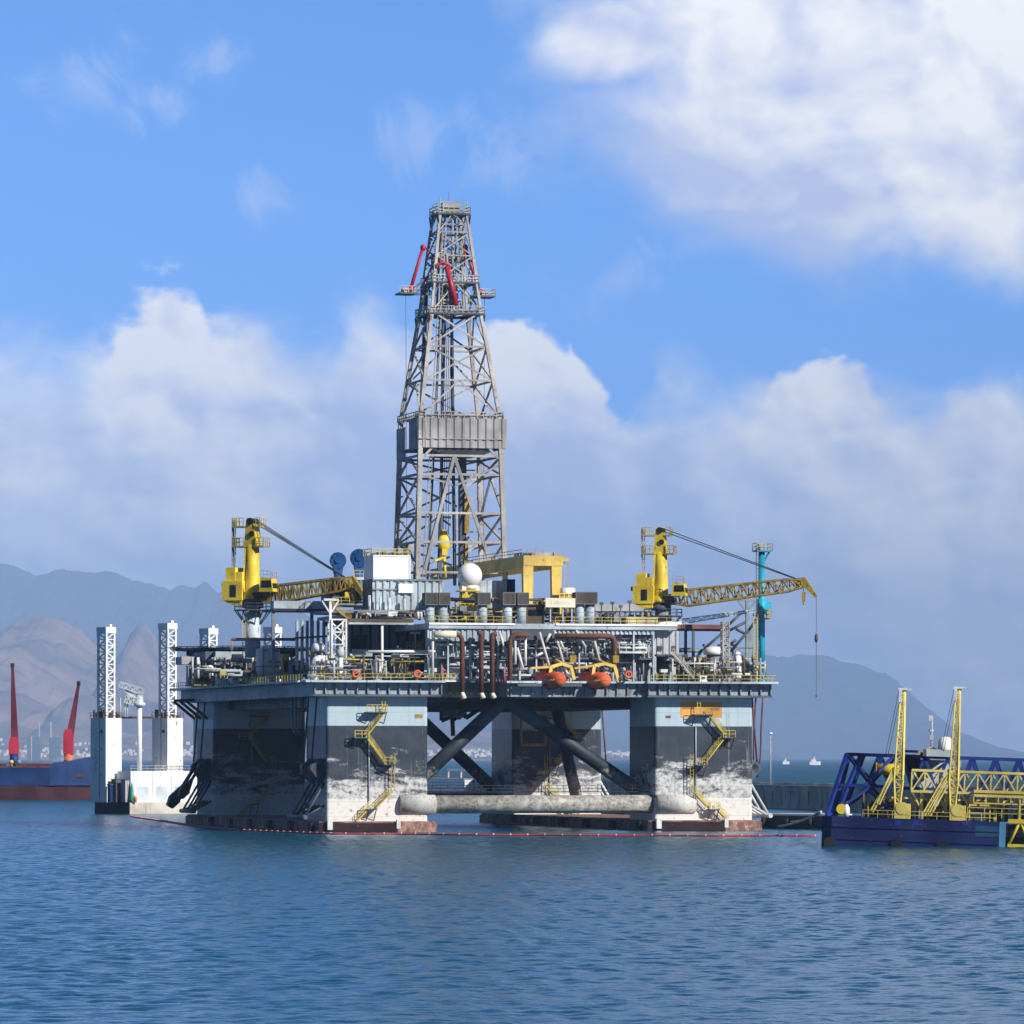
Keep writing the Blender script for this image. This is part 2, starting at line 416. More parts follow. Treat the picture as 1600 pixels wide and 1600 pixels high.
M['gantry'] = paint('gantry_yellow', (0.74, 0.52, 0.12), rough=.5, dirt=.25, rust=.1)
M['rust'] = paint('rust_brown_pipe', (0.16, 0.065, 0.045), rough=.7, dirt=.4, rust=.15)
M['rustbeam'] = paint('red_brown_primer', (0.20, 0.08, 0.06), rough=.7, dirt=.4, rust=.2)
M['white'] = paint('white_paint', (0.85, 0.85, 0.84), rough=.4, dirt=.10, streak=.08, fade=.03)
M['dirtywhite'] = paint('dirty_white_paint', (0.66, 0.66, 0.64), rough=.5, dirt=.4, rust=.18, streak=.3)
M['blue'] = paint('reel_blue', (0.006, 0.065, 0.21), rough=.4, dirt=.2)
M['navybox'] = paint('navy_box', (0.004, 0.012, 0.045), rough=.5, dirt=.02, streak=.03)
M['turq'] = paint('turquoise_paint', (0.012, 0.33, 0.48), rough=.4, dirt=.15)
M['orange'] = paint('lifeboat_orange', (0.62, 0.10, 0.03), rough=.5, dirt=.4, streak=.35)
M['maroon'] = paint('maroon_hull', (0.14, 0.025, 0.03), rough=.4, dirt=.2)
M['stained'] = paint('stained_white_steel', (0.50, 0.50, 0.47), rough=.7, dirt=.75, rust=.25, streak=.4, scale=1.4)
M['jackwhite'] = paint('jackup_white', (0.80, 0.80, 0.79), rough=.5, dirt=.25, rust=.13, streak=.3, fade=.05)
M['red'] = paint('signal_red', (0.42, 0.018, 0.04), rough=.4, dirt=.15)
M['darkred'] = paint('dark_red_jib', (0.13, 0.010, 0.022), rough=.6, dirt=.2)
M['patch'] = paint('orange_patch', (0.72, 0.33, 0.07), rough=.5, dirt=.35, streak=.3)
M['cream'] = paint('cream_board', (0.76, 0.72, 0.55), rough=.5, dirt=.1, streak=.1, fade=.05)
M['shipblue'] = paint('ship_blue', (0.001, 0.027, 0.13), rough=.6, dirt=.04, streak=.06)
M['antifoul'] = paint('antifouling_red', (0.050, 0.012, 0.015), rough=.85, dirt=.1, streak=.15)
M['barge'] = paint('barge_navy', (0.002, 0.011, 0.085), rough=.65, dirt=.12, rust=.07, streak=.2)
M['trussblue'] = paint('truss_blue', (0.007, 0.030, 0.22), rough=.6, dirt=.08, rust=.05)
M['bright_blue'] = paint('bright_blue', (0.09, 0.27, 0.45), rough=.4, dirt=.25, streak=.3)
M['byellow'] = paint('barge_yellow', (0.74, 0.60, 0.15), rough=.5, dirt=.3, rust=.15, scale=1.0)
M['green'] = paint('green_paint', (0.01, 0.20, 0.09), rough=.5, dirt=.2)
M['deckgreen'] = paint('deck_green', (0.02, 0.07, 0.075), rough=.6, dirt=.3)
M['concrete'] = paint('harbour_concrete', (0.48, 0.44, 0.385), rough=.9, dirt=.6, streak=.5, scale=.25)
M['jackside'] = paint('jackup_grey', (0.50, 0.55, 0.58), rough=.5, dirt=.2, streak=.2)
M['cable'] = paint('wire_rope', (0.04, 0.035, 0.035), rough=.6, dirt=0, streak=0)
M['rope'] = paint('mooring_rope', (0.62, 0.60, 0.56), rough=.9, dirt=.2, streak=0)
M['brown'] = paint('brown_machinery', (0.10, 0.075, 0.05), rough=.7, dirt=.4, rust=.3)
M['boomred'] = paint('oil_boom_red', (0.42, 0.03, 0.045), rough=.6, dirt=.2, streak=0)
M['glass'] = paint('dark_window_glass', (0.01, 0.014, 0.02), rough=.12, dirt=0, streak=0)
M['house'] = paint('house_wall', (0.78, 0.75, 0.70), rough=.8, dirt=.1, streak=0, fade=.1)
M['housewarm'] = paint('house_wall_warm', (0.55, 0.44, 0.36), rough=.8, dirt=.1, streak=0, fade=.1)
def hull_mat():
    """column paint: pale above, slate belt, then bare and salt-bleached towards the water"""
    m = bpy.data.materials.new('column_paint'); m.use_nodes = True; t = NT(m.node_tree)
    g = t.n('ShaderNodeNewGeometry').outputs['Position']; z = t.n('ShaderNodeSeparateXYZ', {0: g}).outputs[2]
    n = t.noise(g, 0.32, 7, 0.62); n2 = t.noise(g, 1.3, 6, 0.7)
    st = t.noise(t.n('ShaderNodeMapping', {'Vector': g, 'Scale': (1.2, 1.2, 0.06)}).outputs[0], 1.0, 5, 0.6)
    pale = t.mix(t.ss(st, 0.5, 0.75, 0, 0.35), t.mix(t.ss(n, .3, .7), (0.40, 0.52, 0.58), (0.46, 0.57, 0.62)), (0.20, 0.25, 0.28))
    sl = t.mix(t.ss(n, 0.35, 0.7), (0.016, 0.025, 0.042), (0.034, 0.045, 0.064))
    sl = t.mix(t.ss(st, 0.60, 0.74, 0, 0.7), sl, (0.30, 0.31, 0.32))
    wh = t.mix(t.ss(n2, 0.42, 0.66), (0.62, 0.62, 0.60), (0.27, 0.28, 0.30))
    wh = t.mix(t.ss(n2, 0.62, 0.72, 0, 0.6), wh, (0.20, 0.09, 0.05))
    wh2 = t.mix(t.ss(n2, 0.50, 0.72), (0.74, 0.72, 0.68), (0.50, 0.47, 0.44))
    wh2 = t.mix(t.ss(t.m('MULTIPLY_ADD', st, 0.5, n2), 0.90, 1.0, 0, 0.7), wh2, (0.30, 0.13, 0.07))
    n3 = t.noise(g, 0.13, 4, 0.55); n4 = t.noise(g, 2.6, 6, 0.75); n5 = t.noise(t.n('ShaderNodeMapping', {'Vector': g, 'Scale': (0.16, 0.16, 0.55)}).outputs[0], 1.0, 6, 0.62, 0.6)
    ed = t.m('MULTIPLY_ADD', t.m('SUBTRACT', n5, 0.5), 26.0, t.m('MULTIPLY_ADD', t.m('SUBTRACT', n4, 0.5), 8.0, t.m('MULTIPLY_ADD', t.m('SUBTRACT', n3, 0.5), 8.0, z)))
    c = t.mix(t.ss(ed, 6.8, 11.8), wh, sl)
    c = t.mix(t.ss(t.m('MULTIPLY_ADD', t.m('SUBTRACT', n2, 0.5), 0.6, z), 5.7, 6.0), wh2, c)
    c = t.mix(t.ss(t.m('MULTIPLY_ADD', t.m('SUBTRACT', n2, 0.5), 0.1, z), 18.55, 18.65), c, pale)
    seam = t.m('LESS_THAN', t.m('FRACT', t.m('DIVIDE', z, 2.62)), 0.028)
    c = t.mix(t.m('MULTIPLY', seam, 0.28), c, (0.02, 0.02, 0.025))
    c = t.mix(t.ss(t.m('MULTIPLY_ADD', n2, 0.35, st), 0.80, 0.92, 0, 0.45), c, (0.16, 0.075, 0.045))
    rough = t.ss(z, 8, 12, 0.8, 0.45)
    # plate seams
    b = t.n('ShaderNodeBsdfPrincipled', {'Base Color': c, 'Roughness': rough})
    bm = t.n('ShaderNodeBump', {'Strength': 0.25, 'Distance': 0.2, 'Height': t.noise(g, 0.5, 3, 0.5)})
    t.set(b, 'Normal', bm.outputs[0])
    t.n('ShaderNodeOutputMaterial', {0: b.outputs[0]}); return m
M['hull'] = hull_mat()
def pontoon_mat():
    m = bpy.data.materials.new('pontoon_rust'); m.use_nodes = True; t = NT(m.node_tree)
    g = t.n('ShaderNodeNewGeometry').outputs['Position']; n = t.noise(g, 0.45, 7, 0.65); n2 = t.noise(g, 1.6, 6, 0.7)
    c = t.mix(t.ss(n, 0.35, 0.65), (0.11, 0.05, 0.04), (0.36, 0.20, 0.15))
    c = t.mix(t.ss(n2, 0.56, 0.66), c, (0.55, 0.45, 0.40))
    c = t.mix(t.ss(n2, 0.30, 0.40, 1, 0), c, (0.05, 0.03, 0.03))
    b = t.n('ShaderNodeBsdfPrincipled', {'Base Color': c, 'Roughness': 0.85}); t.n('ShaderNodeOutputMaterial', {0: b.outputs[0]}); return m
M['pontoon'] = pontoon_mat()
def brace_mat():
    m = bpy.data.materials.new('brace_growth'); m.use_nodes = True; t = NT(m.node_tree)
    g = t.n('ShaderNodeNewGeometry').outputs['Position']; n = t.noise(g, 0.5, 7, 0.65); n2 = t.noise(g, 2.0, 6, 0.7)
    z = t.n('ShaderNodeSeparateXYZ', {0: g}).outputs[2]
    c = t.mix(t.ss(n2, 0.38, 0.64), (0.40, 0.385, 0.33), (0.13, 0.125, 0.12))
    c = t.mix(t.ss(n, 0.52, 0.62, 0, .8), c, (0.52, 0.51, 0.48))
    up = t.mix(t.ss(n, 0.4, 0.7), (0.014, 0.021, 0.033), (0.030, 0.041, 0.056))
    top = t.mix(n, (0.045, 0.08, 0.10), (0.075, 0.12, 0.14))
    c = t.mix(t.ss(t.m('MULTIPLY_ADD', t.m('SUBTRACT', n, 0.5), 8.0, z), 9.5, 11.0), c, up)
    c = t.mix(t.ss(z, 18.55, 18.65), c, top)
    b = t.n('ShaderNodeBsdfPrincipled', {'Base Color': c, 'Roughness': 0.6}); t.n('ShaderNodeOutputMaterial', {0: b.outputs[0]}); return m
M['brace'] = brace_mat()
# ------------------------------------------------------------------ water: one sheet to the horizon, fine where it is near
def axis(dense, far, n_far):
    d = np.asarray(dense); step = d[-1]-d[-2]
    g = (far/d[-1])**(1/n_far)
    return np.concatenate([d, d[-1]*g**np.arange(1, n_far+1)])
ys = [150.0]
while ys[-1] < 1250: ys.append(ys[-1] + 0.42*(max(1, ys[-1]/330))**1.15)
ys = axis(ys, 56000, 28)
ys = np.concatenate([-(np.geomspace(60, 56000, 14)[::-1]), [0, 60, 110], ys])
xs = np.concatenate([np.linspace(0, 150, 270), np.geomspace(156, 56000, 28)])
xs = np.concatenate([-xs[:0:-1], xs])
X, Y = np.meshgrid(xs, ys)
rs = np.random.RandomState(3)
Zw = np.zeros_like(X)
for i in range(46):
    lam = 1.1*(3.4/1.1)**(i/45.0) * rs.uniform(.9, 1.1)
    ang = rs.normal(-0.9, 0.75)                # waves run roughly towards the camera and to the left
    k = 2*math.pi/lam
    amp = 0.030/k
    ph = rs.uniform(0, 6.28)
    arg = k*(X*math.cos(ang)+Y*math.sin(ang)) + ph + 0.8*np.sin(X*rs.uniform(.01, .04)+Y*rs.uniform(.01, .04)+rs.uniform(0, 6))
    Zw += amp*np.sin(arg)
patch = 0.86+0.14*np.sin(X*0.021+1.0+1.3*np.sin(Y*0.013))*np.sin(Y*0.017+0.6*np.sin(X*0.03))
fx = np.clip((150-np.abs(X))/20, 0, 1); fy = np.clip((Y-150)/10, 0, 1)*np.clip((1240-Y)/500, 0, 1)
Zw *= patch*fx*fy
nx, ny = len(xs), len(ys)
me = bpy.data.meshes.new('water')
me.vertices.add(nx*ny)
me.vertices.foreach_set('co', np.stack([X, Y, Zw], -1).astype(np.float32).ravel())
idx = np.arange(nx*ny).reshape(ny, nx)
q = np.stack([idx[:-1, :-1], idx[:-1, 1:], idx[1:, 1:], idx[1:, :-1]], -1).reshape(-1, 4)
me.loops.add(q.size); me.loops.foreach_set('vertex_index', q.ravel().astype(np.int32))
me.polygons.add(len(q)); me.polygons.foreach_set('loop_start', (np.arange(len(q))*4).astype(np.int32))
me.polygons.foreach_set('use_smooth', np.ones(len(q), bool))
me.update(calc_edges=True)
m = bpy.data.materials.new('harbour_water'); m.use_nodes = True; t = NT(m.node_tree)
g = t.n('ShaderNodeNewGeometry').outputs['Position']
b1 = t.noise(t.n('ShaderNodeMapping', {'Vector': g, 'Scale': (1, 0.8, 1), 'Rotation': (0, 0, 0.5)}).outputs[0], 1.4, 4, 0.6)
b2 = t.noise(g, 0.25, 4, 0.55)
bp = t.n('ShaderNodeBump', {'Strength': 0.45, 'Distance': 0.16, 'Height': b1})
bp2 = t.n('ShaderNodeBump', {'Strength': 0.6, 'Distance': t.ss(t.n('ShaderNodeSeparateXYZ', {0: g}).outputs[1], 500.0, 1500.0, 0.7, 3.0), 'Height': b2, 'Normal': bp.outputs[0]})
bs = t.n('ShaderNodeBsdfPrincipled', {'Base Color': t.mix(t.noise(g, 0.01, 2, 0.5), (0.003, 0.070, 0.130), (0.003, 0.086, 0.155)), 'Roughness': t.ss(t.n('ShaderNodeSeparateXYZ', {0: g}).outputs[1], 500.0, 2600.0, 0.17, 0.52), 'IOR': 1.33, 'Normal': bp2.outputs[0]})
t.n('ShaderNodeOutputMaterial', {0: bs.outputs[0]})
me.materials.append(m)
wo = bpy.data.objects.new('water', me); col.objects.link(wo); wo['kind'] = 'structure'

# ------------------------------------------------------------------ far mountains
def vnoise(x, y, seed):
    r = np.random.RandomState(seed); tb = r.rand(256, 256)
    xi = np.floor(x).astype(int); yi = np.floor(y).astype(int); xf = x-xi; yf = y-yi
    xf = xf*xf*(3-2*xf); yf = yf*yf*(3-2*yf)
    g = lambda a, b: tb[a % 256, b % 256]
    return (g(xi, yi)*(1-xf)+g(xi+1, yi)*xf)*(1-yf)+(g(xi, yi+1)*(1-xf)+g(xi+1, yi+1)*xf)*yf
def ridged(x, y, seed, o=5):
    s_, a = 0, 1.0; tot = 0
    for i in range(o):
        s_ = s_ + a*(1-np.abs(2*vnoise(x*2**i, y*2**i, seed+i)-1)); tot += a; a *= 0.52
    return s_/tot
def mountain(name, prof, dist, depth, mat, seed, cut=0.40, nx=900, ny=150, fs=1500.):
    """a range whose crest runs through the given points at about the given distance, with ravines down to the shore"""
    p = np.array(prof, float); px = np.linspace(p[0, 0], p[-1, 0], nx)
    crag = (ridged(px/38.0, px*0+3.3, seed+60, 6)-0.52)*15.0
    Hh = (HY-np.interp(px, p[:, 0], p[:, 1]+0*p[:, 0])+crag*np.clip((HY-np.interp(px, p[:, 0], p[:, 1]))/40, 0, 1))/FPX*dist+CAMH
    xw = (px-800)/FPX*dist
    ty = np.linspace(0, 1, ny)
    Xm, Tm = np.meshgrid(xw, ty); Hm = np.tile(Hh, (ny, 1))
    Ym = dist-depth+Tm*depth*1.6
    up = np.clip(Tm/0.625, 0, 1)
    shape = np.where(Tm <= 0.625, up**1.25, np.clip(1-(Tm-0.625)/0.375, 0, 1)**1.1)
    wob = (vnoise(Xm/fs*0.7+5, Ym/fs*0.7, seed+40)-0.5)*0.5
    rdg = 0.55*ridged(Xm/fs+wob, Ym/fs*0.4+wob, seed)+0.45*ridged(Xm/fs*2.7+wob*2, Ym/fs*0.7+wob, seed+21)
    Zm = Hm*shape*(1-cut*(1-rdg)*2.0*np.clip(1-np.abs(shape-0.5)*1.6, 0.12, 1)) + 0.16*Hm*(ridged(Xm/fs*5+wob*3, Ym/fs*1.6, seed+9, 4)-0.6)*np.clip(shape*3, 0, 1)*np.clip((1.04-shape)*5, 0.12, 1)
    Zm = np.where(shape <= 0.001, -0.5, Zm); Zm = np.maximum(Zm, -0.5)
    me = bpy.data.meshes.new(name)
    me.vertices.add(nx*ny); me.vertices.foreach_set('co', np.stack([Xm, Ym, Zm], -1).astype(np.float32).ravel())
    idx = np.arange(nx*ny).reshape(ny, nx)
    q = np.stack([idx[:-1, :-1], idx[:-1, 1:], idx[1:, 1:], idx[1:, :-1]], -1).reshape(-1, 4)
    me.loops.add(q.size); me.loops.foreach_set('vertex_index', q.ravel().astype(np.int32))
    me.polygons.add(len(q)); me.polygons.foreach_set('loop_start', (np.arange(len(q))*4).astype(np.int32))
    me.update(calc_edges=True); me.materials.append(mat)
    o = bpy.data.objects.new(name, me); col.objects.link(o); o['kind'] = 'structure'; return o
def rock(name, a, b, c, sc_):
    m = bpy.data.materials.new(name); m.use_nodes = True; t = NT(m.node_tree)
    g = t.n('ShaderNodeNewGeometry').outputs['Position']
    n = t.noise(g, sc_, 8, 0.65); n2 = t.noise(g, sc_*5, 6, 0.7)
    cc = t.mix(t.ss(n, 0.42, 0.60), a, b); cc = t.mix(t.ss(n2, 0.50, 0.68, 0, .8), cc, c)
    bs = t.n('ShaderNodeBsdfPrincipled', {'Base Color': cc, 'Roughness': 0.95, 'Specular IOR Level': 0.1}); t.n('ShaderNodeOutputMaterial', {0: bs.outputs[0]}); return m
RK1 = rock('dry_mountain', (0.045, 0.045, 0.04), (0.075, 0.065, 0.055), (0.03, 0.035, 0.028), 0.00045)
RK2 = rock('brown_foothill', (0.13, 0.09, 0.07), (0.30, 0.20, 0.14), (0.035, 0.04, 0.03), 0.0007)
mountain('hills', [(-260,905),(-200,880),(-120,890),(-60,880),(0,870),(36,873),(53,881),(80,871),(100,873),(136,882),(160,880),(185,882),(207,896),(226,899),(255,903),(266,909),(285,901),(303,899),(318,893),(340,903),(372,900),(420,915),(480,955),(560,1000),(640,1060),(760,1085),(900,1098),(1000,1105),(1100,1085)], 43000, 13000, RK1, 11, fs=3400.)
mountain('hills', [(-260,985),(-150,960),(-60,975),(0,972),(40,958),(72,950),(95,960),(130,975),(165,1010),(190,1025),(203,985),(214,966),(228,964),(240,985),(262,1020),(300,1030),(340,1045),(400,1062),(500,1085),(600,1110),(700,1130),(800,1148),(900,1165),(960,1178),(985,1183)], 27000, 7800, RK2, 23, cut=.46, fs=1700.)
mountain('hills', [(880,1120),(960,1060),(1040,1035),(1120,1018),(1200,1019),(1245,1020),(1290,1023),(1330,1033),(1370,1046),(1402,1062),(1432,1092),(1455,1112),(1468,1128),(1482,1146),(1500,1152),(1514,1166),(1522,1178),(1528,1184)], 48000, 9000, RK1, 5, cut=.3, fs=3000.)

# ------------------------------------------------------------------ haze
hz = MB(); hz.box(-60000, -60000, -25, 60000, 60000, 1950)
m = bpy.data.materials.new('sea_haze'); m.use_nodes = True; t = NT(m.node_tree)
pv = t.n('ShaderNodeVolumePrincipled', {'Color': (0.40, 0.61, 1.0, 1), 'Density': 4.0e-5, 'Anisotropy': -0.35, 'Density Attribute': '', 'Temperature Attribute': ''})
t.n('ShaderNodeOutputMaterial', {1: pv.outputs[0]})
ho = hz.build('haze', m); ho['kind'] = 'stuff'; tag(ho, 'thin blue sea haze over the harbour and mountains', 'haze')
# ------------------------------------------------------------------ drilling platform: hull
RIG = Frame(-32.44, 859.9, TH)
WXc, WYc, SX, SY = 18.3, 15.9, 60.0, 95.5
MD = 26.4                                           # main deck level
plat = thing('drilling_platform', 'huge grey four-columned drilling platform with rust-streaked legs, moored in the harbour', 'drilling platform', (39, 55, 0), RIG)
def rounded(x0, y0, x1, y1, r, n=4):
    out = []
    for cx, cy, a0 in ((x1-r, y0+r, -90), (x1-r, y1-r, 0), (x0+r, y1-r, 90), (x0+r, y0+r, 180)):
        for i in range(n+1): a = rad(a0+90*i/n); out.append((cx+r*math.cos(a), cy+r*math.sin(a)))
    return out
for sx in (0, SX):
    b = MB()
    pl = [(sx-1.6, -0.8), (sx+11.5, -5.6), (sx+WXc+1.4, -1.2), (sx+WXc+1.4, SY+WYc+3), (sx-1.6, SY+WYc+3)]
    b.prism(pl, -3.0, 1.55)
    b.prism([(x*1.0+(0.25 if x < sx+9 else -0.25), y+0.25) for x, y in pl[:3]]+[(pl[3][0]-.25, pl[3][1]-.3), (pl[4][0]+.25, pl[4][1]-.3)], 1.55, 1.85)
    po = b.build('pontoon', M['pontoon'], plat)
    f = MB(); f.ext([(sx-1.55, -.86, .1), (sx+11.45, -5.64, .1), (sx+11.45, -5.64, 1.6), (sx-1.55, -.86, 1.6)], (-.02, -.05, 0)); f.build('bow_plate', paint('dark_red_brown_plate', (.045, .022, .02), dirt=.3, rust=.1), po)
    f = MB()
    f.bar((sx+0.2, -1.6, 0.4), (sx+0.2, -1.6, 2.1), 0.9); f.bar((sx+11.6, -5.4, 0.6), (sx+11.6, -5.4, 2.2), 0.7)
    f.build('bollard', M['dirtywhite'], po)
    for k in range(6):
        q = MB(); yy = 2+k*17
        q.box(sx-2.3, yy, 0.2, sx-1.6, yy+2.2, 1.7); q.build('fender', M['black'], po)
cols = {}
for (cx, cy) in ((0, 0), (SX, 0), (0, SY), (SX, SY)):
    b = MB(); b.prism(rounded(cx, cy, cx+WXc, cy+WYc, 0.5), 1.7, 23.9)
    cols[cx, cy] = c = b.build('column', M['hull'], plat)
    s = MB()                                        # doubler band and fender bars standing on the plating
    xx = cx+7.6
    s.tube((xx, cy-0.22, 5.4), (xx, cy-0.22, 18.5), 0.10, n=6)
    s.build('standpipe', M['pale'], c)
    # mooring gear on the outer side
    side = -1 if cx == 0 else 1
    xo = cx if cx == 0 else cx+WXc
    for yy in (cy+3.2, cy+9.6):
        fl = MB()
        fl.ext([(xo, yy-1.0, 8.3), (xo, yy-1.0, 12.8), (xo+side*.8, yy-1.0, 12.8), (xo+side*1.9, yy-1.0, 11.4), (xo+side*1.9, yy-1.0, 10.4), (xo+side*0.5, yy-1.0, 8.3)], (0, 0.35, 0))
        fl.ext([(xo, yy+0.7, 8.3), (xo, yy+0.7, 12.8), (xo+side*.8, yy+0.7, 12.8), (xo+side*1.9, yy+0.7, 11.4), (xo+side*1.9, yy+0.7, 10.4), (xo+side*0.5, yy+0.7, 8.3)], (0, 0.35, 0))
        fl.tube((xo+side*1.5, yy-1.0, 11.2), (xo+side*1.5, yy+1.0, 11.2), 0.85, n=16)
        fo = fl.build('fairlead', M['slate'], c)
        ch = MB(); ch.tube((xo+side*1.9, yy, 12.2), (xo+side*0.9, yy, 24.5), 0.17, n=6); ch.build('anchor_chain', M['rust'], fo)
    # bolster: splayed struts that hold the anchor
    bo = MB()
    for yy in (cy+1.5, cy+5.0, cy+8.0, cy+12.0):
        bo.tube((xo, yy, 8.6), (xo+side*3.6, yy, 2.6), 0.22)
        bo.tube((xo, yy, 4.6), (xo+side*3.6, yy, 2.6), 0.20)
    bo.tube((xo+side*3.6, cy+0.5, 2.6), (xo+side*3.6, cy+13.5, 2.6), 0.42)
    bo.build('anchor_bolster', M['dirtywhite'] if cx else M['slate'], c)
def stairs_on(c, cx, cy, left):
    Y = cy-1.2; dy_ = Vector((0, cy, 0))
    P = lambda px, py: RIG.y(px, py, -1.2) + dy_
    s = MB(); L = MB(); pf = MB()
    def landing(a, b_, py, railing=True):
        p, q = P(a, py), P(b_, py)
        pf.box(p.x, cy-2.0, p.z-0.18, q.x, cy-0.05, p.z)
        s.rail([(p.x, cy-2.0, p.z), (q.x, cy-2.0, p.z)], h=1.2, step=0.9, r=.06)
        for xx in (p.x+.2, q.x-.2): pf.bar((xx, cy-1.9, p.z-.2), (xx, cy-0.05, p.z-2.0), 0.14)
    if left:
        landing(572, 604, 1112); s.stair(P(602, 1112), P(571, 1152)); landing(553, 575, 1152)
        s.stair(P(573, 1152), P(603, 1194)); landing(599, 616, 1194)
        L.ladder(P(614, 1180), P(614, 1236), 0.6)
        s.stair(P(611, 1238), P(585, 1264)); landing(573, 588, 1264); s.stair(P(575, 1264), P(558, 1282))
        L.ladder(P(598, 1070), P(600, 1112), 0.6)
    else:
        landing(1083, 1112, 1116); s.stair(P(1106, 1116), P(1136, 1152)); landing(1128, 1147, 1152)
        s.stair(P(1132, 1152), P(1099, 1195)); landing(1087, 1103, 1195)
        L.ladder(P(1081, 1178), P(1081, 1236), 0.6)
        s.stair(P(1085, 1238), P(1109, 1264)); landing(1107, 1123, 1264); s.stair(P(1121, 1264), P(1137, 1282))
        L.ladder(P(1092, 1070), P(1092, 1116), 0.6)
    st = s.build('staircase', M['yrail'], c); L.build('ladder', M['yrail'], c); pf.build('stair_landing', M['slate'], c)
stairs_on(cols[0, 0], 0, 0, True); stairs_on(cols[SX, 0], SX, 0, False); stairs_on(cols[0, SY], 0, SY, True); stairs_on(cols[SX, SY], SX, SY, False)
# orange patch on the right-hand front column, with two rows of worn dark marks
b = MB(); x0, z0, x1, z1 = RIG.rect(1063, 1097, 1128, 1121, 0); b.box(x0, -0.03, z0, x1, 0.02, z1)
pp = b.build('painted_panel', M['patch'], cols[SX, 0]); pp['label'] = 'orange painted rectangle with worn marks'
b = MB()
for k, (a, c_) in enumerate(((1066, 1078), (1080, 1086), (1110, 1124))): r0 = RIG.rect(a, 1104+k, c_, 1108+k, 0); b.box(r0[0], -0.05, r0[1], r0[2], -0.028, r0[3])
b.build('worn_lettering', paint('worn_dark_lettering', (0.30, 0.17, 0.06), dirt=.3), pp)
b = MB(); r0 = RIG.rect(1040, 1118, 1048, 1122, 0); b.box(r0[0], -.04, r0[1], r0[2], .02, r0[3]); b.build('draught_plate', M['brown'], cols[SX, 0])
b = MB(); r0 = RIG.rect(648, 1116, 660, 1122, 0); b.box(r0[0], -.04, r0[1], r0[2], .02, r0[3]); b.build('draught_plate', M['boom'], cols[0, 0])
# braces
zb = 4.75
def brace(p, q, r, sleeve=None):
    b = MB(); b.tube(p, q, r, n=20); o = b.build('brace', M['brace'], plat)
    if sleeve:
        for a, c_ in sleeve: s = MB(); s.tube(a, c_, r*1.07, n=20); s.build('sleeve', M['stained'], o)
    return o
for cy in (2.0, SY+12.0):
    xl = RIG.y(620, 1258, 2.0).x; xr = RIG.y(1080, 1258, 2.0).x
    brace((WXc-8, cy, zb), (SX+8, cy, zb), 1.62, [((xl, cy-1.6 if cy < 50 else cy, zb), (WXc+1.3, cy-1.6 if cy < 50 else cy, zb)), ((SX+.3, cy-1.6 if cy < 50 else cy, zb), (xr, cy-1.6 if cy < 50 else cy, zb))])
    w = MB(); w.box(WXc, cy+1.2, zb+2.1, SX, cy+2.2, zb+2.25); w.rail([(WXc, cy+1.2, zb+2.25), (SX, cy+1.2, zb+2.25)], h=1.1, step=3); w.build('brace_walkway', M['dark'], plat)
    mx = 33.6 if cy < 50 else 42.0
    yb = cy+8 if cy < 50 else cy+4; sh = 1.2 if cy < 50 else 0
    brace((mx+sh, yb, 23.2), (WXc-1.5, yb, 6.8), 1.25); brace((mx+0.6+sh, yb, 23.2), (SX+1.5, yb, 6.0), 1.25)
p = RIG.y(868, 1095, 70); q = RIG.y(896, 1250, 70)
brace((p.x, 70, 23.5), (q.x, 66, 3.0), 1.15)
# ------------------------------------------------------------------ deck box
b = MB()
b.prism([(-2.8, -2), (20, -2), (20, 12), (32.5, 12), (32.5, -1.2), (58, -1.2), (58, -2), (80.9, -2), (80.9, 113), (-2.8, 113)], 23.75, MD-0.1)
deck = b.build('deck_hull', M['deckside'], plat)
b = MB()
for a, c_ in (((-4.6, -3.9), (20.5, -2.2)), ((57.5, -3.9), (81.9, -2.2)), ((32.0, -2.6), (57.4, -1.4))):
    b.box(a[0], a[1], MD-.25, c_[0], a[1]+4.5, MD+.12)
b.box(-5.0, 1, MD-.25, -1, 113.5, MD+.12); b.box(79.5, 1, MD-.25, 81.9, 113.5, MD+.12)
b.build('deck_edge_plate', M['pale'], plat)
b = MB()
for k in range(45):                                 # stiffeners along the deck side
    x = -2.7+k*1.9
    if 20.2 < x < 57.6: continue
    b.box(x, -2.5, 24.1, x+.16, -1.95, MD-.3)
for k in range(13):
    x = 33+k*1.95; b.box(x, -1.6, 24.1, x+.14, -1.15, MD-.3)
b.build('deck_stiffener', M['grey'], plat)
b = MB(); b.box(-3.0, -2.35, 23.72, 20.2, -1.9, 24.1); b.box(58, -2.35, 23.72, 81.2, -1.9, 24.1); b.build('deck_flange', M['slate'], plat)
b = MB()
for yy in (17, 40, 66, 92): b.box(WXc-1, yy, 21.9, SX+1, yy+3, 23.8)
for xx in (3, 70): b.box(xx, 14, 22.1, xx+3, 98, 23.8)
b.box(WXc+1, 12.3, 23.0, 32.4, 16.0, 23.8)
b.build('underdeck_girder', M['dark'], plat)
b = MB()                                            # notch between the columns: yellow cable reels and dark wall
for k in range(9):
    x = 20.5+k*1.35; b.tube((x, 10.4, 24.6), (x+.7, 10.4, 24.6), 0.38, n=10)
b.build('hose_reel', M['yrail'], plat)
# hanging pipes beneath the deck (moonpool gear) seen against the sky
b = MB()
for px0, py0, px1, py1 in ((690, 1106, 690, 1126), (690, 1126, 735, 1107), (706, 1108, 708, 1150), (708, 1125, 725, 1112), (698, 1112, 725, 1118), (724, 1108, 728, 1122), (728, 1122, 752, 1106)):
    b.tube(RIG.y(px0, py0, 58), RIG.y(px1, py1, 58), 0.42)
b.build('riser_gear', M['dark'], plat)
b = MB()
for k in range(7): b.ball(RIG.y(692+k*5, 1108+(k*7) % 12, 57), 0.7, 10, 6)
b.build('buoy_float', M['grey'], plat)
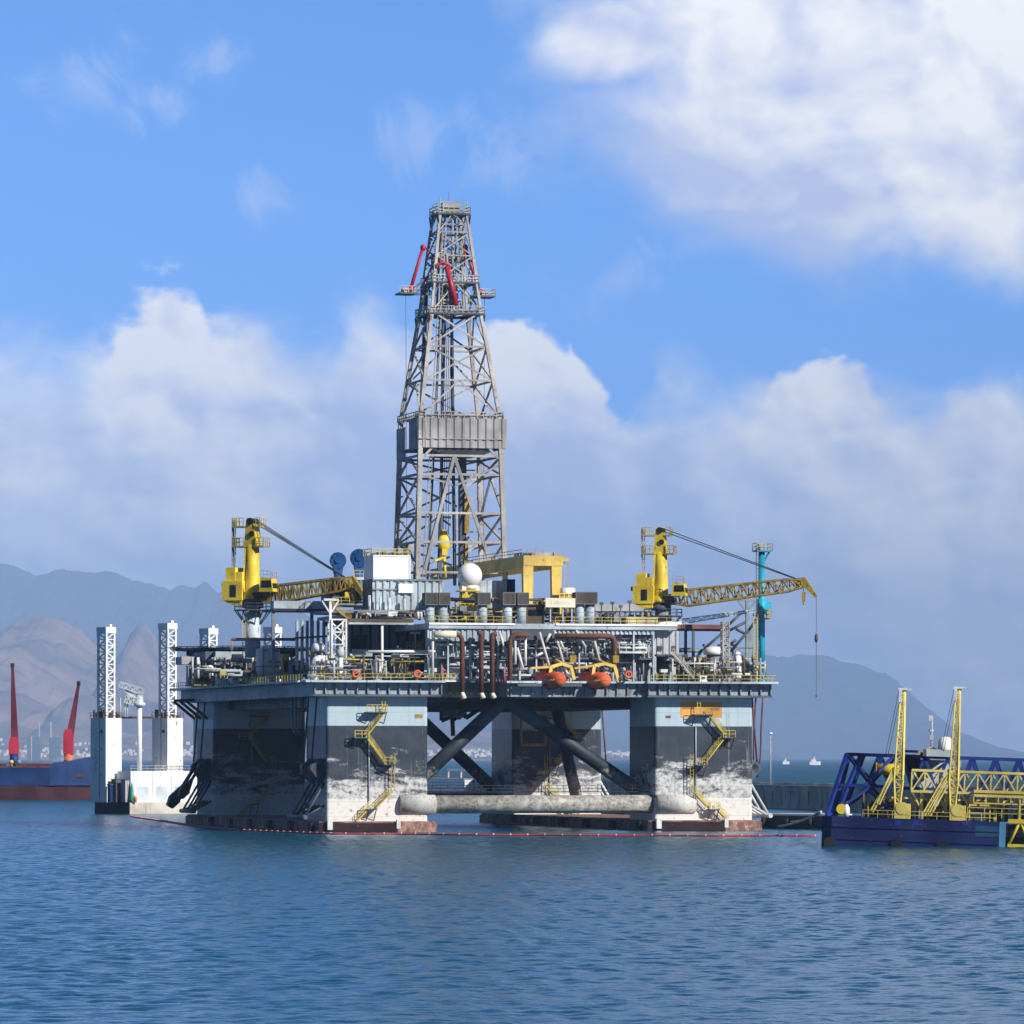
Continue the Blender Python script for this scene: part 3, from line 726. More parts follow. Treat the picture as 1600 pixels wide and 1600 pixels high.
# left overhang bracket of the deck
b = MB()
for yy in (100, 106, 112): b.bar((-4.4, yy, 24.0), (-0.2, yy, 20.6), .5); b.bar((-4.4, yy, 24.2), (0, yy, 24.2), .5)
b.build('deck_bracket', M['dark'], plat)
# railings round the main deck
def railing(pts, step=2.2, mat='yrail', r=.05): b = MB(); b.rail(pts, 1.25, step, r); return b.build('railing', M[mat], plat)
railing([(-4.4, 112, MD), (-4.4, 0, MD), (-3.6, -3.7, MD), (20.2, -3.7, MD), (20.2, 2, MD)])
railing([(58.2, -3.7, MD), (81.5, -3.7, MD), (81.5, 60, MD)])
b = MB(); r0 = RIG.rect(690, 1062, 722, 1064, 1.0); b.box(r0[0], 0.2, r0[1]-.15, r0[2], 4, r0[1]+.1); b.build('access_platform', M['white'], plat)
railing([(r0[0], 0.25, r0[1]), (r0[2], 0.25, r0[1])], 0.7, r=.07)

# ------------------------------------------------------------------ front module between the columns
xA = RIG.y(668, 1000, 2).x; xB = RIG.y(1022, 1000, 2).x
z2 = RIG.y(850, 1027, 2).z; z3 = RIG.y(850, 985, 2).z; UD = RIG.y(850, 975, 2).z
xm = RIG.y(806, 1000, 2).x; xm2 = RIG.y(866, 1000, 2).x
b = MB(); b.box(xA, 1.0, UD-.95, xB+4, 60, UD); b.build('upper_deck', M['pale'], plat)
b = MB(); b.box(xA, 0.8, UD-.28, xm-.5, 1.2, UD+.06); b.box(xm2, .8, UD-.28, xB+4, 1.2, UD+.06); b.build('upper_deck_edge', M['white'], plat)
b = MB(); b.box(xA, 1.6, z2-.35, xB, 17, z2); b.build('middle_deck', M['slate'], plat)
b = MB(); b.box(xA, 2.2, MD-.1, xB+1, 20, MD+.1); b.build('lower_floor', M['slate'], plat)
b = MB(); b.corr((xA, 3.5), (xB, 3.5), z2, UD-.95, (0, -1), 1.6, .25); b.build('module_wall', M['pale'], plat)
b = MB(); b.corr((xA, 4.3), (xB, 4.3), MD+.1, z2-.35, (0, -1), 1.3, .22); b.build('module_wall', M['pale'], plat)
zc = RIG.y(740, 1002, 1.6).z
b = MB(); b.corr((xA+.3, 1.6), (xm-1.2, 1.6), zc, UD-.95, (0, -1), 1.0, .25); b.build('corrugated_fascia', M['pale'], plat)
b = MB(); b.corr((xm2+.2, 1.6), (xB-.3, 1.6), RIG.y(900, 991, 1.6).z, UD-.95, (0, -1), 0.8, .25); b.build('corrugated_fascia', M['pale'], plat)
b = MB(); b.box(xm-1.0, 1.2, RIG.y(830, 1000, 2).z, xm2, 3, UD-.3); b.build('plated_bulkhead', M['slate'], plat)
b = MB()
for px in (669, 700, 735, 778, 812, 838, 905, 935, 958, 990, 1021): x = RIG.y(px, 1000, 1.5).x; b.bar((x, 1.5, MD), (x, 1.5, UD-.9), .28)
b.build('module_post', M['pale'], plat)
b = MB()
for px0, py0, px1, py1 in ((676, 1000, 676, 1058), (680, 1018, 668, 1018), (805, 998, 805, 1038), (821, 998, 821, 1040), (804, 997, 822, 997), (808, 1012, 817, 1044), (780, 986, 793, 1030), (843, 988, 858, 1040), (866, 985, 884, 1048), (884, 1048, 890, 1058), (900, 985, 915, 1012), (926, 990, 938, 1038), (848, 1020, 836, 1026), (925, 1000, 900, 1000), (860, 990, 853, 1003), (872, 992, 882, 1018)):
    b.tube(RIG.y(px0, py0, 0.3), RIG.y(px1, py1, 0.3), .24, n=6)
b.build('strut', M['dirtywhite'], plat)
def rusty(pts, y, r=.42, mat='rust', end=None):
    b = MB(); P = [RIG.y(px, py, y) for px, py in pts]; b.bend(P, r, 10, 1.3); o = b.build('rusty_pipe', M[mat], plat)
    if end:
        e = MB(); a = P[-1]; e.tube(a, a+Vector((0.35, 0, -end)), r*.8, r*1.25, n=10); e.build('pipe_outlet', M['cream'], o)
rusty([(680, 991), (722, 991), (722, 1081)], -0.4, end=1.2)
rusty([(746, 989), (752, 989), (752, 1082)], -0.3, end=1.0)
rusty([(776, 991), (769, 991), (769, 1082)], -0.5, end=1.0)
rusty([(827, 992), (797, 992), (797, 1068)], -0.6, end=.9)
rusty([(868, 994), (960, 994), (960, 1050)], -0.2, .5)
b = MB(); p, q = RIG.y(678, 991, -.5), RIG.y(712, 991, -.5); b.tube(p, q, .62, n=12); b.build('pipe_lagging', M['cream'], plat)
def clutter(name, mats, px0, px1, py0, py1, y0, y1, n, rmin=.06, rmax=.25, seed=0):
    """runs of pipe, cable trays and valve bodies between two decks"""
    R_ = random.Random(seed); mb = {k: MB() for k in mats}
    for i in range(n):
        b = mb[R_.choice(mats)]; y = R_.uniform(y0, y1)
        a = RIG.y(R_.uniform(px0, px1), R_.uniform(py0, py1), y); t = R_.random()
        lo = RIG.y(px0, py1, y); hi = RIG.y(px1, py0, y); r = R_.uniform(rmin, rmax)
        if t < .32:
            x = min(hi.x, a.x+R_.uniform(1.5, 9)); b.tube(a, (x, y, a.z), r, n=6)
            if R_.random() < .6: b.tube((x, y, a.z), (x, y, max(lo.z, a.z-R_.uniform(.6, 3))), r, n=6)
        elif t < .66: b.tube((a.x, y, lo.z), (a.x, y, min(hi.z, lo.z+R_.uniform(1.2, 4.5))), r, n=6)
        elif t < .82: s_ = R_.uniform(.3, 1.0); b.box(a.x, y, a.z, a.x+s_*R_.uniform(.6, 1.8), y+s_, min(hi.z, a.z+s_*R_.uniform(.6, 1.6)))
        elif t < .92: b.ball(a, R_.uniform(.2, .5), 10, 6)
        else: b.bar(a, (a.x+R_.uniform(-2, 2), y, lo.z), .13)
    for k, b in mb.items():
        if b.v: b.build(name, M[k], plat)
clutter('pipework', ['pale', 'dirtywhite', 'pale', 'grey', 'slate'], 670, 1018, 1003, 1025, 1.6, 3.3, 130, seed=1)
clutter('pipework', ['pale', 'dirtywhite', 'pale', 'grey', 'rust'], 670, 1020, 1030, 1060, 1.8, 4.1, 130, seed=2)
clutter('cable_rack', ['pale', 'slate'], 868, 1018, 988, 1003, 1.8, 4, 60, .05, .12, seed=3)
b = MB(); r0 = RIG.rect(965, 1018, 1008, 1021, 1.0); b.box(r0[0], -.2, r0[1], r0[2], 3.5, r0[3]); b.rail([(r0[0], -.1, r0[3]), (r0[2], -.1, r0[3])], 1.2, 1.2, .05); b.build('catwalk', M['dirtywhite'], plat)
xl = RIG.y(668, 975, 1).x
railing([(xA+.2, 1.2, UD), (xm-1, 1.2, UD)], 1.6); railing([(xm2, 1.2, UD), (xB+3.8, 1.2, UD)], 1.6)
clutter('upper_deck_pipework', ['brown', 'dark', 'slate', 'boom', 'grey'], 672, 1020, 957, 972, 6, 14, 120, .06, .3, seed=4)
clutter('upper_deck_pipework', ['brown', 'dark', 'grey', 'boom'], 690, 900, 935, 960, 14, 30, 90, .1, .4, seed=14)
# ------------------------------------------------------------------ left front area of the main deck
b = MB(); x0, z0, x1, z1 = RIG.rect(545, 975, 668, 1060, 26); b.box(x0, 26, MD, x1+2, 36, z1); b.build('deckhouse_wall', M['grey'], plat)
b = MB()
for k in range(9): px = 548+k*14.5; x = RIG.y(px, 1000, 26).x; b.box(x, 25.75, MD, x+.35, 26.0, z1-.1)
b.box(x0, 25.8, z0+4.2, x1, 26, z0+4.5); b.build('wall_frame', M['dark'], plat)
b = MB(); r0 = RIG.rect(549, 992, 574, 1052, 25.7); b.box(r0[0], 25.5, MD, r0[2], 25.95, r0[3]); b.build('doorway', M['navybox'], plat)
b = MB(); x0, z0, x1, z1 = RIG.rect(544, 967, 646, 975, 20); b.box(x0, 20, z0, x1, 39, z1); b.build('pipe_deck', M['brown'], plat); zpd = z1
b = MB(); b.box(x0, 19.7, z0-.1, x1, 20, z0+.25); b.build('pipe_deck_edge', M['pale'], plat)
clutter('pipe_deck_gear', ['brown', 'dirtywhite', 'dark', 'grey', 'yrail'], 548, 668, 956, 967, 21, 28, 90, .08, .3, seed=5)
b = MB(); x0, z0, x1, z1 = RIG.rect(520, 953, 692, 958, 24); b.box(x0, 24, z0, x1, 39.5, z1); b.box(x0+9, 39.5, z0, x1, 75, z1); b.build('drill_floor_deck', M['grey'], plat)
b = MB()
for px in (556, 590, 625, 655, 685): x = RIG.y(px, 960, 27).x; b.bar((x, 27, zpd), (x, 27, z0), .5)
b.build('support_post', M['slate'], plat)
x0, z0, x1, z1 = RIG.rect(582, 905, 692, 953, 26); DFZ = z1
b = MB(); b.corr((x0, 26), (x1, 26), z0, z1, (0, -1), 1.25, .25); b.build('corrugated_windwall', M['pale'], plat)
b = MB(); b.box(x0+.1, 26.15, z0, x1+.1, 34, z1-.05); b.box(x0+9.5, 34, z0, x1+.1, 80, z1-.05); b.build('drill_floor_house', M['slate'], plat)
b = MB(); b.box(x0-.05, 25.6, RIG.y(620, 921, 26).z-.12, x0+6, 25.75, RIG.y(620, 921, 26).z+.12); b.box(x0, 25.6, z1-.3, x1, 25.76, z1); b.build('wall_rail', M['grey'], plat)
b = MB()
for k, px in enumerate((577, 594, 608, 632)): b.tube(RIG.y(px, 930+2*k, 24.5), RIG.y(px, 968, 24.5), .30 if k != 1 else .22, n=8); 
b.build('vent_pipe', M['pale'], plat)
# blue machinery boxes left of it
b = MB(); RIG.rbox(b, 521, 907, 583, 941, 48, 10); b.build('navy_machinery_house', M['navybox'], plat)
b = MB(); r0 = RIG.rect(520, 941, 584, 944, 46.5); b.box(r0[0], 46.3, r0[1]-.2, r0[2], 59, r0[1]+.15); b.build('machinery_deck', M['grey'], plat)
railing([(r0[0], 46.4, r0[1]), (r0[2], 46.4, r0[1])], 1.3, r=.07)
b = MB(); r0 = RIG.rect(552, 902, 584, 906, 47); b.box(r0[0], 47, r0[1], r0[2], 56, r0[3]); b.build('reel_platform', M['dirtywhite'], plat); railing([(r0[0], 47.1, r0[3]), (r0[2], 47.1, r0[3])], 1.2, r=.07)
b = MB(); b.tube(RIG.y(563, 906, 47.4), RIG.y(565, 935, 47.4), .38); b.build('hydraulic_ram', M['bright_blue'], plat)
b = MB(); b.truss(RIG.y(543, 904, 40), RIG.y(554, 938, 40), 1, 1, 1, 1, 6, .07); b.build('lattice_leg', M['boom'], plat)
b = MB(); RIG.rbox(b, 539, 925, 546, 936, 46.6, 1.0); b.build('control_box', M['crane'], plat)
# pale catwalk towards the left crane
b = MB(); x0, z0, x1, z1 = RIG.rect(428, 939, 520, 951, 42); b.box(x0, 42, z0, x1, 45, z1); b.build('bridge_fascia', M['pale'], plat)
b = MB(); b.box(x0, 42.1, z0-.45, x1, 52, z0-.02); b.build('bridge_floor', M['dark'], plat)
b = MB()
for px in (427, 487): b.bar(RIG.y(px, 953, 43), tuple(Vector((RIG.y(px, 953, 43).x, 43, MD))), .55)
b.build('bridge_post', M['grey'], plat)
b = MB(); r0 = RIG.rect(515, 945, 548, 970, 22); b.stair((r0[0], 22, r0[3]), (r0[2], 22, r0[1]), 1.0); b.build('staircase', M['boom'], plat)
# crane rest tower
b = MB(); p = RIG.y(527, 940, 12); zt = p.z; b.truss((p.x, 12, MD), (p.x, 12, RIG.y(527, 968, 12).z), 2.6, 2.6, 2.6, 2.6, 5, .16, .12, up=(0, 1, 0))
xx = RIG.y(514, 940, 12).x; b.bar((xx, 11, MD), (xx, 11, zt), .42); b.bar((xx-1.2, 11, zt+.3), (xx+1.5, 11, zt+.3), .4); b.bar((xx-1.5, 11, zt+.1), (xx, 11, zt-2.2), .25); b.bar((xx+1.5, 11, zt+.1), (xx, 11, zt-2.2), .25)
b.build('boom_rest', M['dirtywhite'], plat)
# six vent posts
vr = MB()
for px in (464, 472, 480, 488, 497, 506):
    b = MB(); p = RIG.y(px, 971, 38); q = RIG.y(px, 1004, 38); b.tube((p.x, 38, q.z-5), p, .30, n=8); b.tube(p, p+Vector((0, 0, .4)), .30, .05, n=8); b.build('vent_post', M['pale'], plat)
p, q = RIG.y(460, 997, 37.5), RIG.y(512, 994, 37.5); vr.bar(p, q, .35); vr.build('vent_beam', M['slate'], plat)
b = MB(); b.tube(RIG.y(362, 999, 50), RIG.y(463, 999, 50), .28); b.tube(RIG.y(362, 999, 50), RIG.y(362, 1018, 50), .12); b.build('orange_pipe', paint('faded_orange_pipe', (.62, .28, .20)), plat)
b = MB(); b.tube(RIG.y(575, 1018, 3), RIG.y(680, 1018, 3), .25); b.tube(RIG.y(597, 978, 3.2), RIG.y(597, 1058, 3.2), .24)
b.build('white_pipe', M['white'], plat)
b = MB(); p = RIG.y(649, 1018, 12); b.bar(p, p+Vector((0, 0, 3.2)), .2); b.box(p.x-.8, 11.7, p.z+3.1, p.x+.8, 12.2, p.z+3.5); b.build('light_post', M['dirtywhite'], plat)
b = MB(); r0 = RIG.rect(634, 1014, 660, 1016, 12); b.box(r0[0], 11, r0[1], r0[2], 14, r0[3]); b.rail([(r0[0], 11, r0[3]), (r0[2], 11, r0[3]), (r0[2], 14, r0[3])], 1.2, .8, .07); b.bar((r0[0]+1, 12, MD), (r0[0]+1, 12, r0[1]), .3); b.bar((r0[2]-1, 12, MD), (r0[2]-1, 12, r0[1]), .3); b.build('lookout_platform', M['yrail'], plat)
clutter('deck_pipework', ['pale', 'dirtywhite', 'grey', 'dark', 'brown', 'yrail'], 480, 668, 1022, 1060, 0, 22, 230, .06, .24, seed=6)
clutter('deck_pipework', ['brown', 'pale', 'grey', 'yrail', 'dirtywhite', 'dark'], 300, 480, 1028, 1060, 44, 88, 190, .08, .32, seed=7)
clutter('deck_pipework', ['pale', 'dirtywhite', 'grey', 'dark', 'yrail', 'brown'], 1030, 1195, 1028, 1060, 0, 22, 240, .06, .24, seed=8)
clutter('deck_pipework', ['slate', 'grey', 'dark'], 1030, 1180, 1008, 1060, 25, 50, 60, .1, .4, seed=9)
# helideck beyond the left crane
hp = RIG.y(378, 1016, 100); ZH = hp.z
b = MB(); b.prism([(hp.x+13.2*math.cos(rad(22.5+45*k)), 100+13.2*math.sin(rad(22.5+45*k))) for k in range(8)], ZH-.15, ZH+.35)
hd = b.build('helideck', M['deckgreen'], plat)
b = MB()
for k in range(-3, 4): b.bar((hp.x-11+abs(k), 100+k*3.2, ZH-.7), (hp.x+11-abs(k), 100+k*3.2, ZH-.7), .35, .9)
for k in range(-2, 3): b.bar((hp.x+k*4, 90, ZH-1.3), (hp.x+k*4, 110, ZH-1.3), .3, .5)
b.build('helideck_truss', M['navybox'], hd)
b = MB()
for k in range(8):
    a0, a1 = rad(22.5+45*k), rad(67.5+45*k)
    P = [Vector((hp.x+r*math.cos(a), 100+r*math.sin(a), ZH+dz_)) for a, r, dz_ in ((a0, 13.2, 0), (a1, 13.2, 0), (a1, 14.6, .5), (a0, 14.6, .5))]
    b.bar(P[2], P[3], .14); 
    for j in range(9): b.bar(P[0].lerp(P[1], j/8), P[3].lerp(P[2], j/8), .10)
b.build('safety_net', M['dark'], hd)
b = MB()
for sx_, sy_ in ((-8, -7), (8, -7), (8, 8), (-8, 8)): b.tube((hp.x+sx_, 100+sy_, MD), (hp.x+sx_, 100+sy_, ZH-1.2), .38); b.tube((hp.x+sx_*1.2, 100+sy_, ZH-1.2), (hp.x+sx_*.4, 100+sy_, MD+1), .2)
b.build('helideck_post', M['grey'], hd)
# accommodation block under the helideck
b = MB(); r0 = RIG.rect(321, 1018, 337, 1058, 84); b.box(r0[0], 84, MD, r0[2], 96, r0[3]); b.build('cabin_block', M['slate'], plat)
b = MB(); r1 = RIG.rect(337, 1018, 384, 1046, 82); b.box(r1[0], 82, r1[1], r1[2], 96, r1[3]); hc = b.build('pale_cabin', M['pale'], plat)
b = MB(); q = RIG.rect(350, 1031, 357, 1040, 81.9); b.box(q[0], 81.85, q[1], q[2], 82.1, q[3]); b.build('red_locker', M['red'], hc)
b = MB(); q = RIG.rect(363, 1022, 380, 1044, 81.9); b.box(q[0], 81.8, q[1], q[2], 82.1, q[3]); b.build('open_bay', M['dark'], hc)
b = MB(); q = RIG.rect(284, 1026, 322, 1038, 90); b.box(q[0], 90, q[1], q[2], 96, q[3]); b.build('grey_shelter', M['panel'], plat)
b = MB(); b.box(r1[0], 82.3, MD, r1[2], 95, r1[1]-.05); b.build('cabin_base', M['slate'], plat)
b = MB(); q = RIG.rect(340, 1050, 358, 1057, 78); b.box(q[0], 78, MD, q[2], 80, q[3]); b.build('white_bench_box', M['white'], plat)
# crane pedestals
peds = []
for px, yy, ytop, ybot in ((395, 60, 941, 1060), (1036, 15, 950, 985)):
    b = MB(); p = RIG.y(px, ytop, yy); zb_ = MD
    b.tube((p.x, yy, zb_), (p.x, yy, p.z), 1.45, n=24); pd = b.build('crane_pedestal', M['pale'] if px < 800 else M['grey'], plat)
    g_ = MB(); zg = p.z-1.6; g_.prism([(p.x+3.6*math.cos(k*math.pi/6), yy+3.6*math.sin(k*math.pi/6)) for k in range(12)], zg, zg+.18)
    ring = [(p.x+3.5*math.cos(k*math.pi/6), yy+3.5*math.sin(k*math.pi/6), zg+.18) for k in range(13)]; g_.rail(ring, 1.2, 1.5, .05)
    for k in range(8): a = k*math.pi/4; g_.bar((p.x+3.4*math.cos(a), yy+3.4*math.sin(a), zg), (p.x+1.4*math.cos(a), yy+1.4*math.sin(a), zg-2.6), .18)
    g_.build('pedestal_gallery', M['slate'], pd)
    l = MB(); l.ladder((p.x-1.9, yy-1.2, MD), (p.x-1.9, yy-1.2, zg), .6); l.build('ladder', M['yrail'], pd)
    peds.append((p, yy))
# right-hand deck structures
b = MB(); p, q = RIG.y(1050, 979, 24), RIG.y(1134, 980, 24); b.bar(p, (q.x, 24, p.z), .7, .8); b.build('red_brown_beam', M['rustbeam'], plat)
b = MB(); 
for px in (1072, 1084, 1060): x = RIG.y(px, 1000, 24).x; b.bar((x, 24.3, MD), (x, 24.3, p.z-.4), .45)
b.bar((RIG.y(1060, 1000, 24.3).x, 24.3, p.z-4), (RIG.y(1084, 1000, 24.3).x, 24.3, p.z-4), .25)
b.bar((RIG.y(1050, 1, 24).x, 24.4, p.z-.6), (q.x, 24.4, p.z-.6), .4); b.build('pipe_rack', M['slate'], plat)
b = MB(); p = RIG.y(1133, 972, 3); b.truss((p.x, 3, MD), (p.x, 3, p.z), 1.1, 1.1, 1.1, 1.1, 11, .13, .09, up=(0, 1, 0)); b.build('lattice_tower', M['galv'], plat)
p = RIG.y(1167, 938, 30)
b = MB(); b.bar((p.x, 30, MD), (p.x, 30, p.z), .5); b.bar((p.x+1, 31.4, MD), (p.x+1, 31.4, RIG.y(1167, 985, 30).z), .5); b.bar((p.x-1.6, 30, p.z), (p.x+1.8, 30, p.z), .4)
b.bar((p.x-1.8, 30, p.z), (p.x, 30, p.z-2.4), .22); b.bar((p.x+1.8, 30, p.z), (p.x, 30, p.z-2.4), .22); b.build('boom_rest', M['grey'], plat)
b = MB()
for a, c_ in (((1142, 1018), (1170, 985)), ((1100, 1014), (1130, 988)), ((1140, 985), (1165, 972)), ((1140, 975), (1156, 960)), ((1142, 1006), (1150, 1000)), ((1170, 985), (1182, 968)), ((1150, 983), (1164, 990)), ((1096, 1016), (1086, 1034))):
    b.tube(RIG.y(*a, 24), RIG.y(*c_, 24), .26)
b.build('diagonal_strut', M['slate'], plat)
b = MB(); b.truss(RIG.y(1060, 972, 14), RIG.y(1186, 953, 14), .9, .9, .4, .4, 16, .09, .06); b.build('flare_boom', M['pale'], plat)
b = MB(); p = RIG.y(1180, 958, 8); b.ladder((p.x, 8, MD), (p.x, 8, p.z), .7, step=.5, r=.09); b.build('ladder', M['yrail'], plat)
b = MB(); b.stair(RIG.y(1052, 1022, 1), RIG.y(1083, 1060, 1), 1.0); b.build('staircase', M['galv'], plat)
b = MB(); r0 = RIG.rect(1022, 1023, 1070, 1026, 4); b.box(r0[0], 2, r0[1], r0[2], 14, r0[3]); b.build('container_platform', M['slate'], plat)
b = MB()
for px in (1024, 1048, 1068): x = RIG.y(px, 1040, 2.3).x; b.bar((x, 2.4, MD), (x, 2.4, r0[1]), .3)
b.build('support_post', M['pale'], plat)
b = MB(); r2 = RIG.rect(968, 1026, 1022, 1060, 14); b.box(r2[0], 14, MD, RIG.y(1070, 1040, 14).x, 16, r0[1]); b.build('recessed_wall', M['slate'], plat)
# long pale roof at the back of the upper deck
b = MB(); r0 = RIG.rect(930, 944, 1018, 955, 52); b.box(r0[0], 52, r0[1], r0[2], 60, r0[3]); b.build('flat_roof', M['panel'], plat)
b = MB()
for k in range(12): x = r0[0]+(r0[2]-r0[0])*k/11; b.bar((x, 52.5, UD), (x, 52.5, r0[1]), .3)
b.box(r0[0], 56, UD, r0[2], 57, r0[1]-1.0); b.build('shelter_post', M['dark'], plat)
for px, py in ((940, 941), (957, 940), (970, 945), (984, 938)):
    b = MB(); p = RIG.y(px, py, 10); b.tube((p.x, 10, UD), p, .12); b.box(p.x-.3, 9.8, p.z-.5, p.x+.3, 10.3, p.z); b.build('flood_light', M['slate'], plat)
b = MB(); r0 = RIG.rect(979, 964, 1028, 974, 1.6); b.box(r0[0], 1.6, UD+.1, r0[2], 2.2, r0[3]); b.build('yellowed_screen', paint('faded_yellow_screen', (.55, .50, .28), dirt=.5), plat)
# white gantry pipe and hoses on the right side
for px, py in ((1178, 1225), (1189, 1215)):
    b = MB(); p = RIG.y(px+3, 1090, 4); q = RIG.y(px-6, py, 4); b.path([p, p.lerp(q, .4)+Vector((.1, 0, 0)), p.lerp(q, .75)+Vector((.35, 0, 0)), q], .16, 6); b.build('mooring_hose', M['rust'], plat)
for px in (456, 462):
    b = MB(); b.path([RIG.y(px, 1060, -.6+20), RIG.y(px, 1135, 19.4), RIG.y(px+7, 1150, 19.4)], .22, 6); b.build('mooring_hose', M['grey'], plat)
b = MB(); b.tube(RIG.y(473, 1070, 16.2), RIG.y(473, 1190, 16.2), .2); b.build('rusty_pipe', M['rust'], plat)
# yellow work basket on the far right column
b = MB(); r0 = RIG.rect(814, 1118, 852, 1164, SY-1.0)
for z in (r0[1], r0[3], (r0[1]+r0[3])/2): b.bar((r0[0], SY-1.2, z), (r0[2], SY-1.2, z), .55 if z == r0[1] else .3)
for x in (r0[0], r0[2]): b.bar((x, SY-1.2, r0[1]), (x, SY-1.2, r0[3]), .4)
b.build('work_basket', M['boom'], plat)
# ------------------------------------------------------------------ derrick
dax = RIG.y(703, 900, 55).x; day = 55.0
def dz_at(py): return RIG.y(703, py, 55).z
ZB = DFZ
der = thing('derrick', 'tall tapering grey lattice derrick with red arms near its top', 'derrick', (dax, day, ZB), RIG)
dw = [(dz_at(897), 16.9), (dz_at(716), 15.6), (dz_at(655), 15.2), (dz_at(490), 9.4), (dz_at(430), 7.9), (dz_at(330), 5.0)]
def dwid(z):
    for (a, wa), (c, wc) in zip(dw, dw[1:]):
        if z <= c: return wa+(wc-wa)*max(0, (z-a))/(c-a)
    return dw[-1][1]
def corner(k, z):
    h = dwid(z)/2; sx_, sy_ = ((-1, -1), (1, -1), (1, 1), (-1, 1))[k]
    return Vector((dax+sx_*h, day+sy_*h, z))
lv_lo = [dz_at(p) for p in (897, 850, 805, 745, 716)]
lv_hi = [dz_at(p) for p in (655, 598, 545, 490, 445, 402, 365, 334)]
for k in range(4):
    b = MB()
    zs = [ZB]+[d[0] for d in dw[1:]]
    for a, c in zip(zs, zs[1:]):
        t_ = .85 if c <= dw[2][0]+1 else (.68 if c <= dw[3][0]+1 else .5)
        b.bar(corner(k, a), corner(k, c), t_, t_, up=(0, 1, 0))
    b.build('leg', M['galv'], der)
def lattice(levels, t_, skip_front=False):
    b = MB()
    for i, z in enumerate(levels):
        for k in range(4): b.bar(corner(k, z), corner((k+1) % 4, z), t_*1.15)
        if i == len(levels)-1: break
        z2_ = levels[i+1]
        for k in range(4):
            if k == 0 and skip_front: continue
            a0, a1 = corner(k, z), corner((k+1) % 4, z); c0, c1 = corner(k, z2_), corner((k+1) % 4, z2_)
            if (i+k) % 3 == 0: m_ = (c0+c1)/2; b.bar(a0, m_, t_); b.bar(a1, m_, t_)
            else: b.bar(a0, c1, t_); b.bar(a1, c0, t_)
            zm = (z+z2_)/2
            if t_ > .3: b.bar(corner(k, zm).lerp(corner((k+1) % 4, zm), .0), corner(k, zm).lerp(corner((k+1) % 4, zm), .22), t_*.7)
    return b
lattice(lv_lo, .36, True).build('lower_bracing', M['galv'], der)
lattice(lv_hi[:4], .30).build('middle_bracing', M['galv'], der)
lattice(lv_hi[3:], .22).build('upper_bracing', M['galv'], der)
b = MB()                                              # V-door frame on the front
c0, c1 = corner(0, lv_lo[4]), corner(1, lv_lo[4]); mt = c0.lerp(c1, .42)
b.bar(mt, corner(0, lv_lo[0]+.5).lerp(corner(1, lv_lo[0]+.5), .08), .6); b.bar(mt, corner(0, lv_lo[0]+1).lerp(corner(1, lv_lo[0]+1), .85), .6)
b.bar(corner(0, lv_lo[4]-1), corner(0, lv_lo[4]+4).lerp(corner(1, lv_lo[4]+4), .3), .45); b.bar(corner(1, lv_lo[4]-1), corner(0, lv_lo[4]+4).lerp(corner(1, lv_lo[4]+4), .7), .45)
b.bar(corner(0, lv_lo[3]), corner(0, lv_lo[3]-2).lerp(corner(1, lv_lo[3]-2), .4), .35); b.bar(corner(1, lv_lo[3]+2), corner(0, lv_lo[3]-2).lerp(corner(1, lv_lo[3]-2), .45), .35)
b.build('door_frame', M['panel'], der)
b = MB()                                              # guide rails and standing pipe inside
for ox, oy, r in ((-1.6, 1, .3), (1.2, 1, .26), (3.6, 4.5, .75), (-3.6, 3, .22), (-5.5, 5, .4), (-2.6, -1, .18)):
    zt_ = lv_hi[4] if r < .7 else lv_lo[4]+1; f = 1 if r > .29 else .55
    b.bar((dax+ox, day+oy, ZB), (dax+ox*f*.6 if r < .7 else dax+ox, day+oy*f, zt_), r*1.7)
b.build('guide_rail', M['slate'], der)
b = MB(); b.bar((dax+4.2, day+3.8, ZB+10), (dax+4.2, day+3.8, ZB+17), .9); b.bar((dax+4.2, day+3.8, ZB), (dax+4.2, day+3.8, ZB+9), .6); b.build('racked_pipe', M['boom'], der)
b = MB(); zt_ = lv_hi[6]
b.ladder(corner(0, ZB+1)+Vector((1.2, -.3, 0)), corner(0, zt_)+Vector((1.0, -.3, 0)), .6, step=.8, r=.07); b.build('ladder', M['galv'], der)
b = MB()
for ox, oy in ((-1.3, -1.3), (1.3, -1.3), (1.3, 1.3), (-1.3, 1.3), (0, -1.9), (-2, 0)): b.bar((dax+ox*1.6, day+oy*1.6, dz_at(490)), (dax+ox, day+oy, dz_at(336)), .30)
for py in (352, 375, 398, 420, 445, 470):
    z = dz_at(py); b.bar((dax-2, day-2, z), (dax+2, day-2, z), .2); b.bar((dax-2, day+2, z), (dax+2, day+2, z), .2); b.bar((dax-2, day-2, z), (dax-2, day+2, z), .2); b.bar((dax+2, day-2, z), (dax+2, day+2, z), .2)
b.build('inner_frame', M['galv'], der)
# travelling block, seen low in the derrick
tb = MB(); p = RIG.y(694, 848, 52); tb.ball(p, 1.25, 18, 10, (1, .6, 1.35)); tb.box(p.x-.5, 51.5, p.z-2.4, p.x+.5, 52.5, p.z-.6); tb.tube(p+Vector((0, 0, -2.4)), p+Vector((.2, 0, -6.5)), .3); tb.bar(p+Vector((-1.8, 0, -3.4)), p+Vector((.3, 0, -2.6)), .4); tb.box(p.x-.5, 51.5, p.z+1.5, p.x+.5, 52.5, p.z+2.4)
tbo = tb.build('travelling_block', M['crane'], der)
b = MB()
for ox in (-.7, -.2, .3, .8): b.tube((p.x+ox, 52, p.z+1.5), (dax+ox*.5, day, lv_hi[7]), .07, n=5)
b.build('drill_line', M['cable'], tbo)
